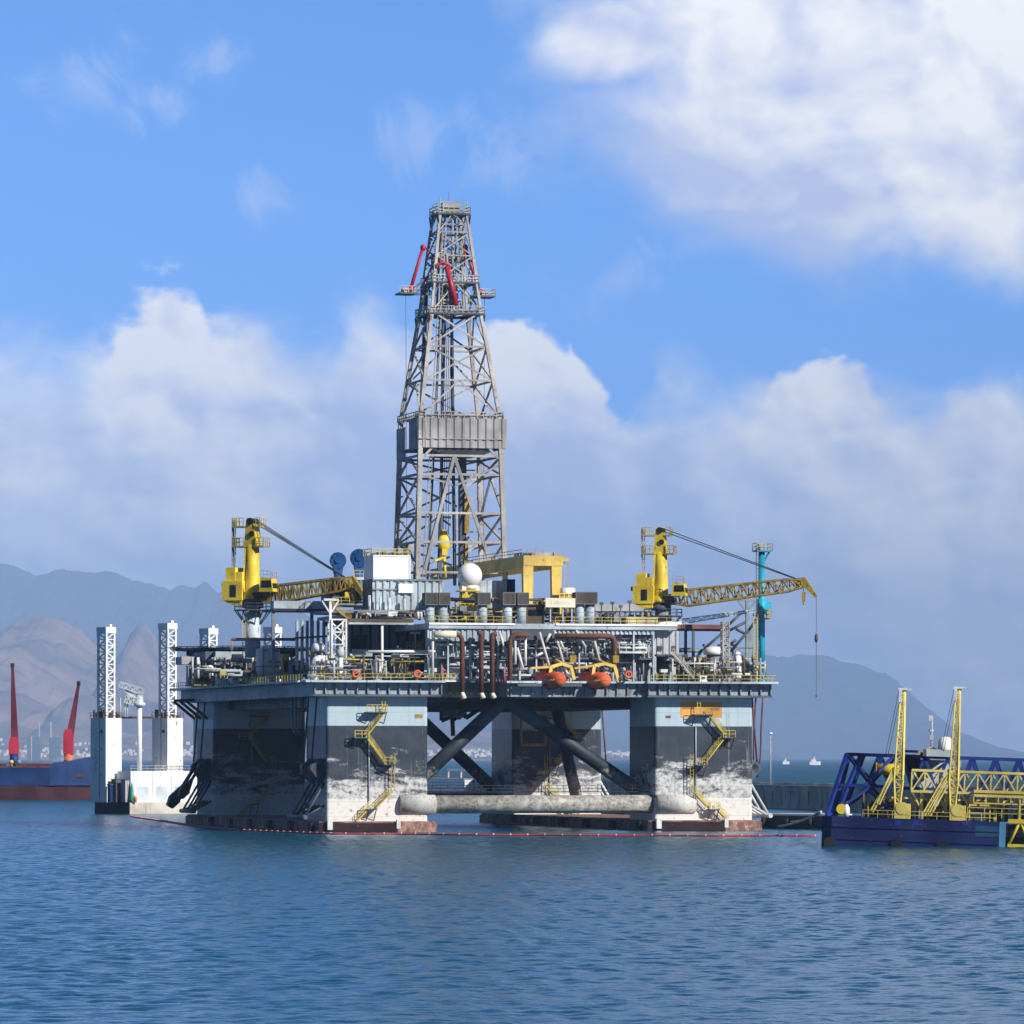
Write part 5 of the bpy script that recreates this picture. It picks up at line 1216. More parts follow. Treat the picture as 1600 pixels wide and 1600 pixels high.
skid(555, 572, 1022, 1054, 10, 'galv', 'grey pump unit in front of the dark doorway', 'pump', 'pump_unit')
skid(648, 664, 1036, 1056, 5, 'navybox', 'dark blue box beside the corner post of the module', 'box', 'tool_box')
skid(1090, 1103, 1032, 1056, 8, 'green', 'greenish cabinet under the white hood on the right', 'cabinet', 'cabinet', 'pale')
skid(1094, 1104, 1056, 1066, -1.8, 'white', 'small white locker on the right deck edge', 'locker', 'locker', 'white', MD+.13)
skid(1124, 1132, 1034, 1056, 9, 'dirtywhite', 'narrow white cabinet behind the lattice tower', 'cabinet', 'cabinet')
skid(1156, 1168, 1034, 1054, 12, 'black', 'black machine by the slender white vessel', 'machinery', 'machinery_box')
skid(294, 316, 1040, 1056, 70, 'galv', 'grey winch heap at the far left deck corner', 'winch', 'deck_winch', 'boom')
skid(304, 330, 1056, 1061, 60, 'boom', 'low yellow-brown crate row along the left deck edge', 'crate', 'pipe_crate', 'boom')
skid(362, 374, 1049, 1060, 55, 'white', 'small white ball-shaped compressor housing left of the pedestal foot', 'machinery', 'compressor', 'dark')
skid(572, 582, 1018, 1056, 13, 'pale', 'tall pale blue-grey cabinet right of the grey pump unit', 'cabinet', 'cabinet', 'pale')
skid(637, 650, 1022, 1056, 14, 'grey', 'blue-grey machinery box below the small yellow lookout platform', 'machinery', 'machinery_box', 'pale')
skid(546, 556, 1030, 1056, 8, 'pale', 'low pale box between boom rest tower and grey pump unit', 'box', 'tool_box', 'grey')
skid(1040, 1056, 1034, 1057, 9, 'pale', 'pale machinery box underneath the ribbed container platform', 'machinery', 'machinery_box', 'slate')
skid(1066, 1082, 1036, 1057, 11, 'grey', 'grey machinery box at the foot of the slanting deck stair', 'machinery', 'machinery_box', 'pale')
skid(385, 398, 1046, 1060, 52, 'dirtywhite', 'dirty white box at the foot of the pale crane pedestal', 'box', 'tool_box', 'slate')
# tall turquoise mast
p = RIG.y(1190, 852, 10)
t = thing('turquoise_mast', 'tall turquoise tubular mast with a railed platform on top', 'mast', (p.x, 10, MD), RIG)
b = MB(); b.tube((p.x, 10, MD), (p.x, 10, p.z-1), .62, .58, n=16); b.tube((p.x, 10, MD), (p.x, 10, MD+1.6), 1.1, .62, n=16); b.build('tube', M['turq'], t)
b = MB(); b.box(p.x-2, 8.4, MD-.5, p.x+1.3, 11.6, MD-.02); b.build('foot_plate', M['slate'], t)
b = MB(); b.box(p.x-1.3, 8.7, p.z-1.2, p.x+1.6, 11.3, p.z-.95); b.bar((p.x+1.5, 10, p.z-1.2), (p.x+.4, 10, p.z-3), .3); b.build('top_platform', M['turq'], t)
b = MB(); b.rail([(p.x-1.3, 8.7, p.z-.95), (p.x+1.6, 8.7, p.z-.95), (p.x+1.6, 11.3, p.z-.95), (p.x-1.3, 11.3, p.z-.95), (p.x-1.3, 8.7, p.z-.95)], 1.3, .7, .06); b.box(p.x-.6, 9.6, p.z-.95, p.x+.2, 10.4, p.z+.2); b.build('platform_rail', M['galv'], t)
b = MB(); z = RIG.y(1190, 966, 10).z; b.box(p.x-1.2, 8.8, z-.2, p.x+1.4, 11, z); b.rail([(p.x-1.2, 8.8, z), (p.x+1.4, 8.8, z), (p.x+1.4, 11, z)], 1.4, .7, .06); b.build('middle_platform', M['yrail'], t)
b = MB(); z = RIG.y(1190, 945, 10).z; b.box(p.x+.3, 9.5, z-.8, p.x+1.7, 10.5, z+.6); b.tube((p.x, 10, z-1.6), (p.x, 10, z+1.0), .85, n=14); b.build('swivel_head', M['turq'], t)
b = MB(); b.ladder((p.x-.9, 9.6, MD), (p.x-.9, 9.6, p.z-1.2), .5, step=.6); b.build('mast_ladder', M['slate'], t)
# lifeboats and their davits
def lifeboat(px, py, yy, label):
    p = RIG.y(px, py, yy); F = Frame(0, 0, 0); F.M = RIG.M @ Matrix.Translation(p) @ Matrix.Rotation(rad(-76), 4, 'Z') @ Matrix.Scale(1.06, 4); F.I = F.M.inverted()
    t = thing('lifeboat', label, 'lifeboat', (0, 0, 0), F, 'orange lifeboats hanging over the deck edge')
    n = 20; st = []                      # hull runs back along -x, blunt bow at +x
    prof = [(-6.6, .7, .9), (-6.2, 1.15, .6), (-4.5, 1.35, .15), (-2, 1.42, 0), (0, 1.38, 0), (1.0, 1.15, .18), (1.5, .75, .5), (1.65, .15, .9)]
    up = MB(); lo = MB()
    def loft(b, half, top):
        vs = []; m_ = 9
        for x, r, lift in prof:
            for k in range(m_):
                a = math.pi*k/(m_-1); zz = math.sin(a)*r*(1.0 if top else .95)*(1 if top else -1)
                vs.append((x, math.cos(a)*r, zz+(0 if top else lift*.4)))
        fs = []
        for i in range(len(prof)-1):
            for k in range(m_-1):
                f = (i*m_+k, i*m_+k+1, (i+1)*m_+k+1, (i+1)*m_+k); fs.append(f if top else f[::-1])
        b.add(vs, fs, True); o = len(b.v)-len(vs); b.f += [tuple(o+k for k in range(m_)), tuple(o+(len(prof)-1)*m_+k for k in reversed(range(m_)))]; b.sm += [False]*2
    loft(up, 0, True); up.build('canopy', M['orange'], t)
    loft(lo, 0, False); lo.build('hull', paint('lifeboat_lower', (.62, .16, .06), dirt=.3), t)
    b = MB(); b.ext([(-6.0, -.25, -.7), (0.8, -.25, -.8), (.4, -.25, -1.5), (-5.6, -.25, -1.25)], (0, .5, 0)); b.build('keel', M['maroon'], t)
    b = MB(); b.box(-4.8, -.75, 1.15, -2.6, .75, 2.1); cbn = b.build('helm_dome', M['orange'], t)
    b = MB(); b.box(-2.62, -.6, 1.45, -2.56, .6, 1.95); b.box(-4.4, -.8, 1.5, -3.0, -.74, 1.95); b.build('window', M['glass'], cbn)
    b = MB()
    for k in range(7): x = -5.6+k*1.0; b.path([(x, -1.42, .1), (x+.5, -1.5, -.2), (x+1.0, -1.42, .1)], .05, 5)
    b.build('grab_rope', M['cream'], t)
    return t
lifeboat(871, 1062.5, -4.4, 'orange covered lifeboat nearest the rusty drop pipes, under the yellow davit')
lifeboat(941, 1063.5, -4.4, 'orange covered lifeboat nearest the ribbed container, under the yellow davit')
for pts, lab in (([(857, 1066), (861, 1042), (878, 1037), (892, 1042), (897, 1062)], 'yellow davit arch over the lifeboat nearest the rusty drop pipes'), ([(926, 1060), (928, 1040), (945, 1037), (960, 1041), (967, 1066)], 'yellow davit arch over the lifeboat nearest the ribbed container')):
    p = RIG.y(pts[0][0], 1066, -2.6)
    t = thing('davit', lab, 'davit', (p.x, -2.6, MD), RIG, 'yellow lifeboat davits')
    b = MB(); P = [RIG.y(px, py, -2.6) for px, py in pts]
    for a, c in zip(P, P[1:]): b.bar(a, c, .55, .5, up=(0, 1, 0))
    b.build('arch', M['gantry'], t)
    b = MB(); a, c = P[1], RIG.y(pts[0][0]-28, 1044, -1.6); b.bar(a, c, .4); b.bar(P[2], P[2]+Vector((0, 5, .8)), .5); b.bar(P[3], P[3]+Vector((0, 5, .8)), .5); b.build('stay_beam', M['gantry'], t)
    b = MB(); c = P[2]+Vector((.6, 0, .2)); b.box(c.x+1, -2.4, c.z, c.x+2.1, -1.4, c.z+1.3); b.tube((c.x+1.5, -2, c.z+1.3), (c.x+1.5, -2, c.z+2), .15); b.build('winch', M['boom'], t)
    b = MB(); b.tube(P[2], P[2]+Vector((-.6, -.9, -1.8)), .06, n=5); b.build('fall_wire', M['cable'], t)
b = MB(); x0, z0, x1, z1 = RIG.rect(836, 1064, 860, 1070, -2.4); b.tube((x0, -2.4, (z0+z1)/2), (x1, -2.4, (z0+z1)/2), .32, n=14); b.build('platform_roller', M['white'], plat)
b = MB(); x0, z0, x1, z1 = RIG.rect(805, 1066, 905, 1071, -1.5); b.box(x0, -3.2, z0-.2, x1, -1.25, z0+.25); b.build('boat_platform', M['slate'], plat)
# life rings and rafts
for px, py, yy, lab in ((556, 1053, -3.95, 'orange life ring on the yellow rail below the dark doorway'), (652, 1053, -3.95, 'orange life ring on the yellow rail near the module corner'), (982, 1054, -3.95, 'orange life ring on the rail right of the lifeboats')):
    p = RIG.y(px, py, yy); b = MB(); vs = []
    b.path([p+Vector((.55*math.cos(k*math.pi/8), 0, .55*math.sin(k*math.pi/8))) for k in range(17)], .2, 8)
    tag(b.build('life_ring', M['orange'], None, tuple(p), RIG), lab, 'life ring', 'orange life rings along the rails')
# anchors hanging on the left side
for px, py, yy, lab, s in ((283, 1232, 106, 'big dark anchor hanging lowest at the far left corner', 1.25), (297, 1222, 96, 'dark anchor half hidden behind the left rear column edge', 1.05)):
    p = RIG.y(px, py, yy); F = Frame(0, 0, 0); F.M = RIG.M @ Matrix.Translation(p) @ Matrix.Rotation(rad(33), 4, 'Y') @ Matrix.Scale(s, 4); F.I = F.M.inverted()
    t = thing('anchor', lab, 'anchor', (0, 0, 0), F, 'anchors hung beside the left rear column')
    b = MB(); b.bar((0, 0, 3.2), (0, 0, -2.5), .5); b.build('shank', M['dark'], t)
    for k in (-1, 1): b = MB(); b.ext([(0, k*.3, 1.2), (.9, k*.3, -2.0), (.5, k*.3, -3.4), (-.5, k*.3, -3.4), (-.9, k*.3, -2.0)], (0, k*.5, 0)); b.build('fluke', M['dark'], t)
    b = MB(); b.tube((0, 0, 3.2), (0, 0, 4.6), .14); b.ball((0, 0, 3.3), .4, 10, 6); b.build('shackle', M['dark'], t)
# red floating oil boom round the rig
pts = [Frame(0, 0, 0).z(px, py, .12) for px, py in ((205, 1276), (240, 1281), (300, 1290.5), (370, 1297), (440, 1300), (520, 1303), (620, 1303), (700, 1304), (860, 1305), (1000, 1305.5), (1130, 1306), (1282, 1306))]
sm = []
for a, c in zip(pts, pts[1:]):
    n = max(2, int((c-a).length/1.0))
    for k in range(n): q = a.lerp(c, k/n); q.y += 1.0*math.sin(q.x*.35)*.5; sm.append(q)
W0 = Frame(0, 0, 0)
t = thing('oil_boom', 'thin red floating oil barrier curving round the foot of the platform', 'oil boom', tuple(sm[len(sm)//2]), W0)
b = MB(); b.path(sm, .17, 6); b.build('float_tube', M['boomred'], t)
b = MB()
for k in range(0, len(sm), 3): q = sm[k]; b.ball(q+Vector((0, -.05, .08)), .21, 6, 5)
b.build('joint_float', paint('faded_pink_float', (.72, .32, .33)), t)
# ------------------------------------------------------------------ breakwater, quay pontoons
def wpt(px, d, z=0.0): return Vector(((px-800)/FPX*d, d, z))
a_, b_ = wpt(1290, 1210), wpt(640, 1780); dv = (b_-a_).normalized()
p0 = a_-dv*330; p1 = b_+dv*420
BW = Frame(p0.x, p0.y, math.atan2(dv.y, dv.x)); LB = (p1-p0).length
t = thing('breakwater', 'long weathered concrete breakwater crossing behind the platform and the blue barge', 'breakwater', (0, 0, 0), BW)
WALL = MB(); WALL.box(0, -7, -2, LB, 0, 5.9)
b = MB(); b.box(0, -7.0, 5.9, LB, -6.3, 6.5); b.box(0, -.25, 5.6, LB, .25, 6.0); b.build('parapet', M['concrete'], t)
for k in range(int(LB/9)): WALL.box(4+k*9, .0, 1.0, 4.4+k*9, .25, 4.5)
WALL.build('quay_wall', M['concrete'], t)
def on_wall(px, yy=-3.5):
    o, d = BW.ray(px, 1200); tt = (yy-o.y)/d.y; return (o+d*tt).x
for px, top, lab in ((1204, 1146, 'thin grey lamp post on the breakwater just right of the platform'), (1455, 1142, 'thin lamp post on the breakwater behind the first yellow mast'),):
    x = on_wall(px); z = BW.y(px, top, -3.5).z
    t = thing('lamp_post', lab, 'lamp post', (x, -3.5, 5.9), BW, 'lamp posts on the breakwater')
    b = MB(); b.tube((x, -3.5, 5.9), (x, -3.5, z), .20, .12, n=8); b.build('pole', M['galv'], t)
    b = MB(); b.box(x-.7, -3.9, z-.1, x+.7, -3.1, z+.25); b.build('lamp_head', M['dirtywhite'], t)
x0 = BW.y(747, 1230, -1.2); x1 = BW.y(672, 1230, -1.2); z = BW.y(710, 1217, -1.2).z; zl = BW.y(710, 1240, -1.2).z
t = thing('white_shed', 'long low white shed against the breakwater, seen through the crossed braces', 'shed', (x0.x, 0.4, 1.5), BW)
b = MB(); b.box(x0.x, .4, max(.5, zl), x1.x, 3.4, z); b.build('wall', M['white'], t); b = MB(); b.box(x0.x-.3, .2, z, x1.x+.3, 3.7, z+.2); b.build('roof', M['dirtywhite'], t)
b = MB(); b.box(x0.x-2, .3, -1, x1.x+4, 4, max(.5, zl)); b.build('base', M['concrete'], t)
x0 = on_wall(742); x1 = on_wall(700); z = BW.y(720, 1203, -3.5).z
t = thing('pipe_canopy', 'white pipe rail on posts standing on the breakwater above the shed', 'rail', (x0, -3.5, 5.9), BW)
b = MB(); b.bar((x0, -3.5, z), (x1, -3.5, z), .7); b.build('top_rail', M['white'], t)
for k in range(3): b = MB(); x = x0+1+(x1-x0-2)*k/2; b.bar((x, -3.5, 5.9), (x, -3.5, z), .5); b.build('post', M['housewarm'], t)
def pontoon_boat(px0, px1, d0, d1, h, wd, lab, deckmat='white', hullmat='dark', name='floating_pontoon'):
    a, c = wpt(px0, d0), wpt(px1, d1); dd = (c-a); F = Frame(a.x, a.y, math.atan2(dd.y, dd.x)); L = dd.length
    t = thing(name, lab, 'pontoon', (0, 0, 0), F)
    b = MB(); b.prism([(0, 0), (L, 0), (L, wd), (0, wd)], -1, h-.35); b.build('hull', M[hullmat], t)
    b = MB(); b.box(-.1, -.15, h-.35, L+.1, wd+.1, h); b.build('deck', M[deckmat], t)
    for k in range(int(L/6)+1): b = MB(); b.tube((1+k*6, -.5, h*.45-.7), (1+k*6, -.5, h*.45+.7), .45, n=10); b.build('fender', M['black'], t)
    return F, t
pontoon_boat(1190, 1288, 905, 893, 2.75, 7, 'black floating pontoon with a pale deck edge between platform and blue barge')
pontoon_boat(806, 984, 1035, 1025, 2.1, 8, 'low maroon floating pontoon behind the long grey brace', 'dirtywhite', 'maroon')
def rope(a, c, sag, r, lab, mat='rope'):
    a, c = Vector(a), Vector(c); P = [a.lerp(c, k/14)-Vector((0, 0, sag*4*(k/14)*(1-k/14))) for k in range(15)]
    b = MB(); b.path(P, r, 6); return tag(b.build('mooring_rope', M[mat], None, tuple(a), W0), lab, 'rope', 'mooring ropes')
rope(wpt(1283, 722, CAMH+(HY-1268)/FPX*722), wpt(1216, 868, CAMH+(HY-1291)/FPX*868), .4, .17, 'thick pale mooring rope running from the blue barge to the black pontoon')
rope(wpt(1283, 722, CAMH+(HY-1270)/FPX*722), wpt(1236, 880, CAMH+(HY-1284)/FPX*880), .3, .13, 'thinner upper pale rope tied between barge and black pontoon')
# ------------------------------------------------------------------ blue barge with its yellow gear
A1 = wpt(1282, 721); LBG = 26.9
BB = Frame(A1.x, A1.y, rad(-8.7))           # lies with a slight list to its right end
BB.M = BB.M @ Matrix.Translation((0, 0, -.35)) @ Matrix.Rotation(rad(1.9), 4, 'Y'); BB.I = BB.M.inverted()
hz0, hz1 = 4.85, 4.7
t = thing('work_barge', 'navy blue work barge with blue lattice frames and a light blue end', 'barge', (LBG/2, 8, 0), BB)
b = MB(); b.prism([(0, 1.2), (1.5, 0), (LBG-.9, 0), (LBG-.9, 17), (0, 17)], -1.2, hz0); b.build('hull', M['barge'], t)
b = MB(); b.prism([(LBG-.88, -.05), (LBG, -.05), (LBG, .85), (LBG-.88, .85)], -1.2, hz0+.03); b.build('bow_fender', M['bright_blue'], t)
q0 = BB.y(1524, 1290, 0); q1 = BB.y(1556, 1308, 0)
b = MB(); b.box(q0.x, -.04, q1.z, LBG-.9, 0.0, q0.z); b.build('teal_patch', paint('teal_patch_paint', (.010, .06, .115), dirt=.4), t)
b = MB()
for z in (1.5, 3.3): b.box(1.6, -.14, z, LBG-.95, -.002, z+.12)
b.build('rubbing_strake', M['barge'], t)
for px in (1297, 1402, 1474):
    q = BB.y(px, 1300, 0); b = MB(); b.tube((q.x, -.1, 1.0), (q.x, -.40, 1.0), .85, n=18); b.tube((q.x, -.1, 1.0), (q.x, -.43, 1.0), .4, n=12); b.build('tyre_fender', M['black'], t)
for px in (1426, 1398, 1504): q = BB.y(px, 1285, 0); b = MB(); b.box(q.x, -.03, q.z-.4, q.x+.9, 0.0, q.z+.3); b.build('paint_patch', M['trussblue'], t)
# blue lattice frame
def BP(px, py, yy): return BB.y(px, py, yy)
yt = 6.0
z_t = BP(1340, 1179, yt).z; z_b = BP(1340, 1229, yt).z
xl_, xr_ = BP(1323, 1180, yt).x, 40.0
b = MB()
for yy in (yt, yt+5):
    b.bar((xl_, yy, z_t), (xr_, yy, z_t), .5); b.bar((xl_+5, yy, z_b), (xr_, yy, z_b), .4)
    n = 10; w_ = (xr_-xl_-3)/n
    for k in range(n):
        x = xl_+3+k*w_; b.bar((x, yy, z_b), (x+w_/2, yy, z_t), .42); b.bar((x+w_/2, yy, z_t), (x+w_, yy, z_b), .42)
for k in range(12): x = xl_+k*(xr_-xl_)/12; b.bar((x, yt, z_t), (x, yt+5, z_t), .3)
b.build('lattice_frame', M['trussblue'], t)
b = MB()                                             # sloping left end
zm_ = (z_t+hz0)/2
for y0_, y1_ in ((1.2, yt), (13.5, yt+5)):
    ym = (y0_+y1_)/2
    b.bar((.6, y0_, hz0), (xl_, y1_, z_t), .5); b.bar((xl_, y1_, z_t), (xl_+10, y1_, z_t), .5); b.bar((xl_+2.1, y1_, z_t), (1.9, y0_+.5, hz0), .5)
    b.bar((xl_*.5+.3, ym, zm_), (xl_+6, ym, zm_), .4); b.bar((xl_+3, ym, zm_), (xl_+7, y1_, z_t), .4); b.bar((xl_+3, ym, zm_), (xl_+8, y0_+.4, hz0), .4); b.bar((.8, y0_+.4, hz0), (xl_+4, ym, zm_), .35); b.bar((xl_, y1_, z_t), (xl_+4, ym, zm_), .35)
for z, x, y0_, y1_ in ((z_t, xl_, yt, yt+5), (zm_, xl_*.5+.3, (1.2+yt)/2, (18.5+yt)/2), (z_t, xl_+2.1, yt, yt+5)): b.bar((x, y0_, z), (x, y1_, z), .4)
b.bar((xl_*.5+.3, (1.2+yt)/2, zm_), (.6, 7, hz0), .35); b.bar((.6, 7, hz0), (xl_*.5+.3, (18.5+yt)/2, zm_), .35)
b.build('end_frame', M['trussblue'], t)
b = MB()
for px0, px1, py0, py1 in ((1413, 1433, 1172, 1176), (1413, 1436, 1184, 1206), (1438, 1478, 1176, 1184)):
    q = BB.rect(px0, py0, px1, py1, 7); b.box(q[0], 7, q[1], q[2], 10, q[3])
b.build('navy_house', M['navybox'], t)
b = MB(); q = BB.rect(1438, 1188, 1500, 1206, 10.5); b.box(q[0], 10.5, hz0, q[2], 13, q[3]); q = BB.rect(1442, 1171, 1484, 1182, 5.2); b.box(q[0], 5.2, q[1], q[2], 8.5, q[3]); b.build('deckhouse', M['jackside'], t)
b = MB()
R_ = random.Random(31); 
for k in range(120):
    px = R_.uniform(1345, 1640); q = BP(px, 1250, R_.uniform(3.5, 9)); h_ = R_.uniform(.6, 4.5); s_ = R_.uniform(.3, 1.4)
    b.box(q.x, q.y, hz0, q.x+s_, q.y+s_, hz0+h_*.7) if k % 3 else b.tube((q.x, q.y, hz0), (q.x, q.y, hz0+h_), .15, n=6)
b.build('deck_machinery', M['brown'], t)
b = MB()
for k in range(15): x = 6.5+k*2.2; b.tube((x, 3.6, hz0+3.0), (x, 3.6, hz0), .22, n=6); b.bar((x-.2, 3.6, hz0+3.0), (x+2.2, 3.6, hz0+3.0), .25); b.bar((x, 3.6, hz0+1.4), (x+2.2, 3.6, hz0+1.4), .15)
b.build('pipe_trestle', M['byellow'], t)
b = MB(); b.rail([(6, .5, hz0), (25.5, .5, hz0)], 1.1, 2, .04); b.build('railing', M['byellow'], t)
b = MB(); b.box(LBG-.85, 3, -.8, LBG+12, 16, hz0-.4); b.build('stern_block', M['dark'], t)
# yellow lattice girder on the barge
t = thing('lattice_girder', 'long pale yellow lattice girder lying along the barge deck', 'girder', (30, 5, hz0), BB)
zt_ = BP(1540, 1207, 2.3).z; zb_ = BP(1540, 1240, 2.3).z; xg0 = BP(1425, 1220, 2.3).x
b = MB(); b.truss((xg0, 2.3, (zt_+zb_)/2), (38, 2.3, (zt_+zb_)/2), 1.6, zt_-zb_, 1.6, zt_-zb_, 13, .17, .11); b.build('lattice', M['byellow'], t)
xw = BP(1522, 1240, 1.2).x
b = MB(); b.box(xw, .6, zb_-.5, 38, 1.4, zb_-.1); b.box(xw, .6, zb_-1.5, 38, .8, zb_-1.3); b.box(xw, .5, zb_+.1, 38, 1.1, zb_+.5)
for k in range(9): b.bar((xw+k*1.8, .7, zb_-1.5), (xw+k*1.8, .7, zb_-.5), .15)
b.build('walkway', M['byellow'], t)
for k in range(6): b = MB(); x = xg0+1.5+k*3.6; b.bar((x, 2.3, zb_), (x, 2.3, hz0), .4); b.bar((x-1.5, 2.3, zb_), (x, 2.3, hz0+1.5), .25); b.build('leg', M['byellow'], t)
# yellow end frame at the water
t = thing('end_frame', 'bright yellow triangular lattice frame at the right end of the barge', 'frame', (LBG+3, 1, 0), BB)
xa = LBG+.35; zt_ = BP(1580, 1283, .5).z; zl_ = BP(1580, 1322, .5).z
b = MB(); b.bar((xa, .6, zt_), (xa+16, .6, zt_), .6); b.bar((xa, .6, zl_), (xa+16, .6, zl_), .6)
b.build('chord', M['crane'], t)
for k in range(3):
    b = MB(); x = xa+.1+k*3.3; b.tube((x, .6, zl_), (x+1.6, .6, zt_), .2); b.tube((x+1.6, .6, zt_), (x+3.2, .6, zl_), .2); b.build('diagonal', M['crane'], t)
b = MB(); b.bar((xa+1.6, .6, zt_), (xa+1.6, .6, zt_+3.2), .25); b.rail([(xa-6, .6, zt_+.3), (xa+14, .6, zt_+.3)], 1.5, 2.5, .05); b.build('upright', M['byellow'], t)
# two raked yellow masts with struts
for px, pyb, pxt, pyt, lab, struts in ((1402, 1252, 1411, 1078, 'yellow lattice mast nearer the blue sloping end of the barge', [((1398, 1200), (1372, 1256)), ((1402, 1200), (1362, 1268))]), (1488, 1266, 1497, 1076, 'second yellow lattice mast, beside the white tank on the barge', [((1484, 1203), (1443, 1274)), ((1488, 1210), (1452, 1274))])):
    yy = 1.7; p, q = BP(px, pyb, yy), BP(pxt, pyt, yy)
    t = thing('lattice_mast', lab, 'mast', (p.x, yy, hz0), BB, 'raked yellow masts on the barge')
    p.z = hz0; m_ = p.lerp(q, .30)
    b = MB(); b.truss(p, m_, .4, .4, .9, 1.25, 5, .12, .075, up=(1, 0, 0)); b.truss(m_, q, .9, 1.25, .5, .55, 14, .12, .07, up=(1, 0, 0))
    b.tube(p+Vector((.25, -.2, 0)), q+Vector((.25, -.2, 0)), .22, n=8); b.build('shaft', M['byellow'], t)
    b = MB(); b.box(q.x-.6, yy-.6, q.z, q.x+1.1, yy+.6, q.z+.28); b.box(q.x-.5, yy-.6, q.z-1.8, q.x-.1, yy+.6, q.z); b.build('head', M['dirtywhite'], t)
    for a, c in struts: b = MB(); e = BP(*c, .8); b.truss(BP(*a, yy), e, .42, .42, .42, .42, 12, .075, .03, up=(0, 1, 0)); b.build('strut', M['byellow'], t)
    b = MB(); e = q+Vector((-9.5, 3, 0)); b.tube(q+Vector((-.6, 0, -.2)), (q.x-2.6, yy+4, z_t), .05, n=4); b.tube(q+Vector((-.6, 0, -2.2)), (q.x-2.2, yy+4, z_t), .05, n=4); b.build('stay_wire', M['cable'], t)
    b = MB(); b.box(p.x-.3, yy-1.2, hz0, p.x+2.0, yy+.2, hz0+2.2); b.tube((p.x+.8, yy-1.3, hz0+1.5), (p.x+.8, yy+.2, hz0+1.5), .9, n=14); b.build('winch_base', M['byellow'], t)
q = BP(1384, 1202, 6.8); t = thing('yellow_drum', 'round yellow drum inside the blue lattice behind the first mast', 'drum', tuple(q), BB)
b = MB(); b.tube(q+Vector((-1.2, -1, 0)), q+Vector((2.4, -1, 0)), .85, n=20); b.build('shell', M['crane'], t); b = MB(); b.tube(q+Vector((-1.4, -1, 0)), q+Vector((-1.2, -1, 0)), 1.0, n=20); b.tube(q+Vector((2.4, -1, 0)), q+Vector((2.6, -1, 0)), 1.0, n=20); b.build('flange', M['boom'], t)
q = BP(1315, 1264, 1.5); t = thing('yellow_reel', 'small round yellow reel on the barge deck by the sloping blue frame', 'reel', (q.x, 1.5, hz0), BB)
b = MB(); b.tube((q.x, 1.2, q.z), (q.x, 2.0, q.z), .75, n=20); b.build('disc', M['crane'], t); b = MB(); b.box(q.x-.5, 1.3, hz0, q.x+.5, 1.9, q.z-.5); b.build('stand', M['green'], t)
q = BP(1323, 1256, 1.6); t = thing('white_buoy', 'white float standing beside the small yellow reel', 'buoy', (q.x, 1.6, hz0), BB)
b = MB(); b.lathe((q.x, 1.6, hz0), [(.35, 0), (.5, .6), (.45, 1.3), (.15, 1.8)], 12); b.build('float', M['white'], t); b = MB(); b.tube((q.x, 1.6, hz0+1.8), (q.x, 1.6, hz0+2.3), .08); b.build('top_ring', M['slate'], t)
q = BP(1477, 1163, 10); t = thing('white_tank', 'white rounded tank high on the barge beside the second mast', 'tank', (q.x, 10, q.z-1), BB)
b = MB(); b.lathe((q.x, 10, q.z-1.2), [(.9, 0), (1.1, .3), (1.1, 1.6), (.7, 2.2), (.2, 2.35)], 18); b.build('shell', M['white'], t); b = MB(); b.bar((q.x, 10, z_t), (q.x, 10, q.z-1.2), .5); b.build('post', M['galv'], t)
q = BP(1457, 1118, 10); zb_ = BP(1457, 1172, 10).z
t = thing('signal_mast', 'thin white signal mast with a yellow tripod foot between the two yellow masts', 'mast', (q.x, 10, zb_), BB)
b = MB(); b.tube((q.x, 10, zb_-1.0), (q.x, 10, q.z), .14, .08, n=6); b.box(q.x-.5, 9.8, q.z-.8, q.x+.1, 10.2, q.z); b.box(q.x-.25, 9.8, q.z-3.6, q.x+.25, 10.2, q.z-2.9); b.build('pole', M['dirtywhite'], t)
b = MB(); 
for k in (-1, 1): b.bar((q.x+k*2.4, 10, zb_-.9), (q.x, 10, zb_+.5), .22)
b.bar((q.x-2.8, 10, zb_-.9), (q.x+2.8, 10, zb_-.9), .3); b.build('tripod', M['byellow'], t)
q = BP(1531, 1262, 1.5); t = thing('small_wheelhouse', 'small yellow framed wheelhouse near the light blue barge end', 'wheelhouse', (q.x, 1.5, hz0), BB)
b = MB(); b.box(q.x-1.4, 1.6, hz0, q.x+1.4, 4, hz0+2.2); b.build('body', M['slate'], t); b = MB(); b.box(q.x-1.6, 1.4, hz0+2.2, q.x+1.6, 4.2, hz0+2.45); [b.bar((q.x+s, 1.45, hz0), (q.x+s, 1.45, hz0+2.2), .2) for s in (-1.5, 1.5)]; b.build('frame', M['byellow'], t)
# ------------------------------------------------------------------ jack-up barge
dj = 1130.0; al = rad(42); n0_ = wpt(203, dj)
JU = Frame(n0_.x, n0_.y, math.pi/2-al)       # x: along the lit side (right and back); y: along the shaded side (left and back)
JP = lambda px, py, z: JU.z(px, py, z)
t = thing('jackup_barge', 'white jack-up barge with four white lattice legs, close to the platform', 'jack-up barge', (16, 7, 0), JU)
sc1 = FPX/dj
Ly = (203-143)/sc1/math.cos(al)/1.0*.98
b = MB(); b.box(0, 0, -1, 58, Ly, 2.7); b.build('hull', M['concrete'], t)
b = MB(); b.box(-.15, .1, -.5, -.001, Ly, 2.75); b.build('hull_side_sheet', M['black'], t)  # thin black sheet over the left side of the hull
b = MB(); b.box(1.2, 1.0, 2.7, 56, Ly-6.2, 9.9); o = b.build('deckhouse', M['jackwhite'], t)
b = MB()
for k in range(9): b.box(2+k*6, .9, 2.8, 2.25+k*6, 1.0, 9.9)
for k in range(8): b.prism([(3.2+k*6, .93), (6.8+k*6, .93), (6.8+k*6, .999), (3.2+k*6, .999)], 3.2, 6.3)
b.build('wall_rib', M['jackside'], o)
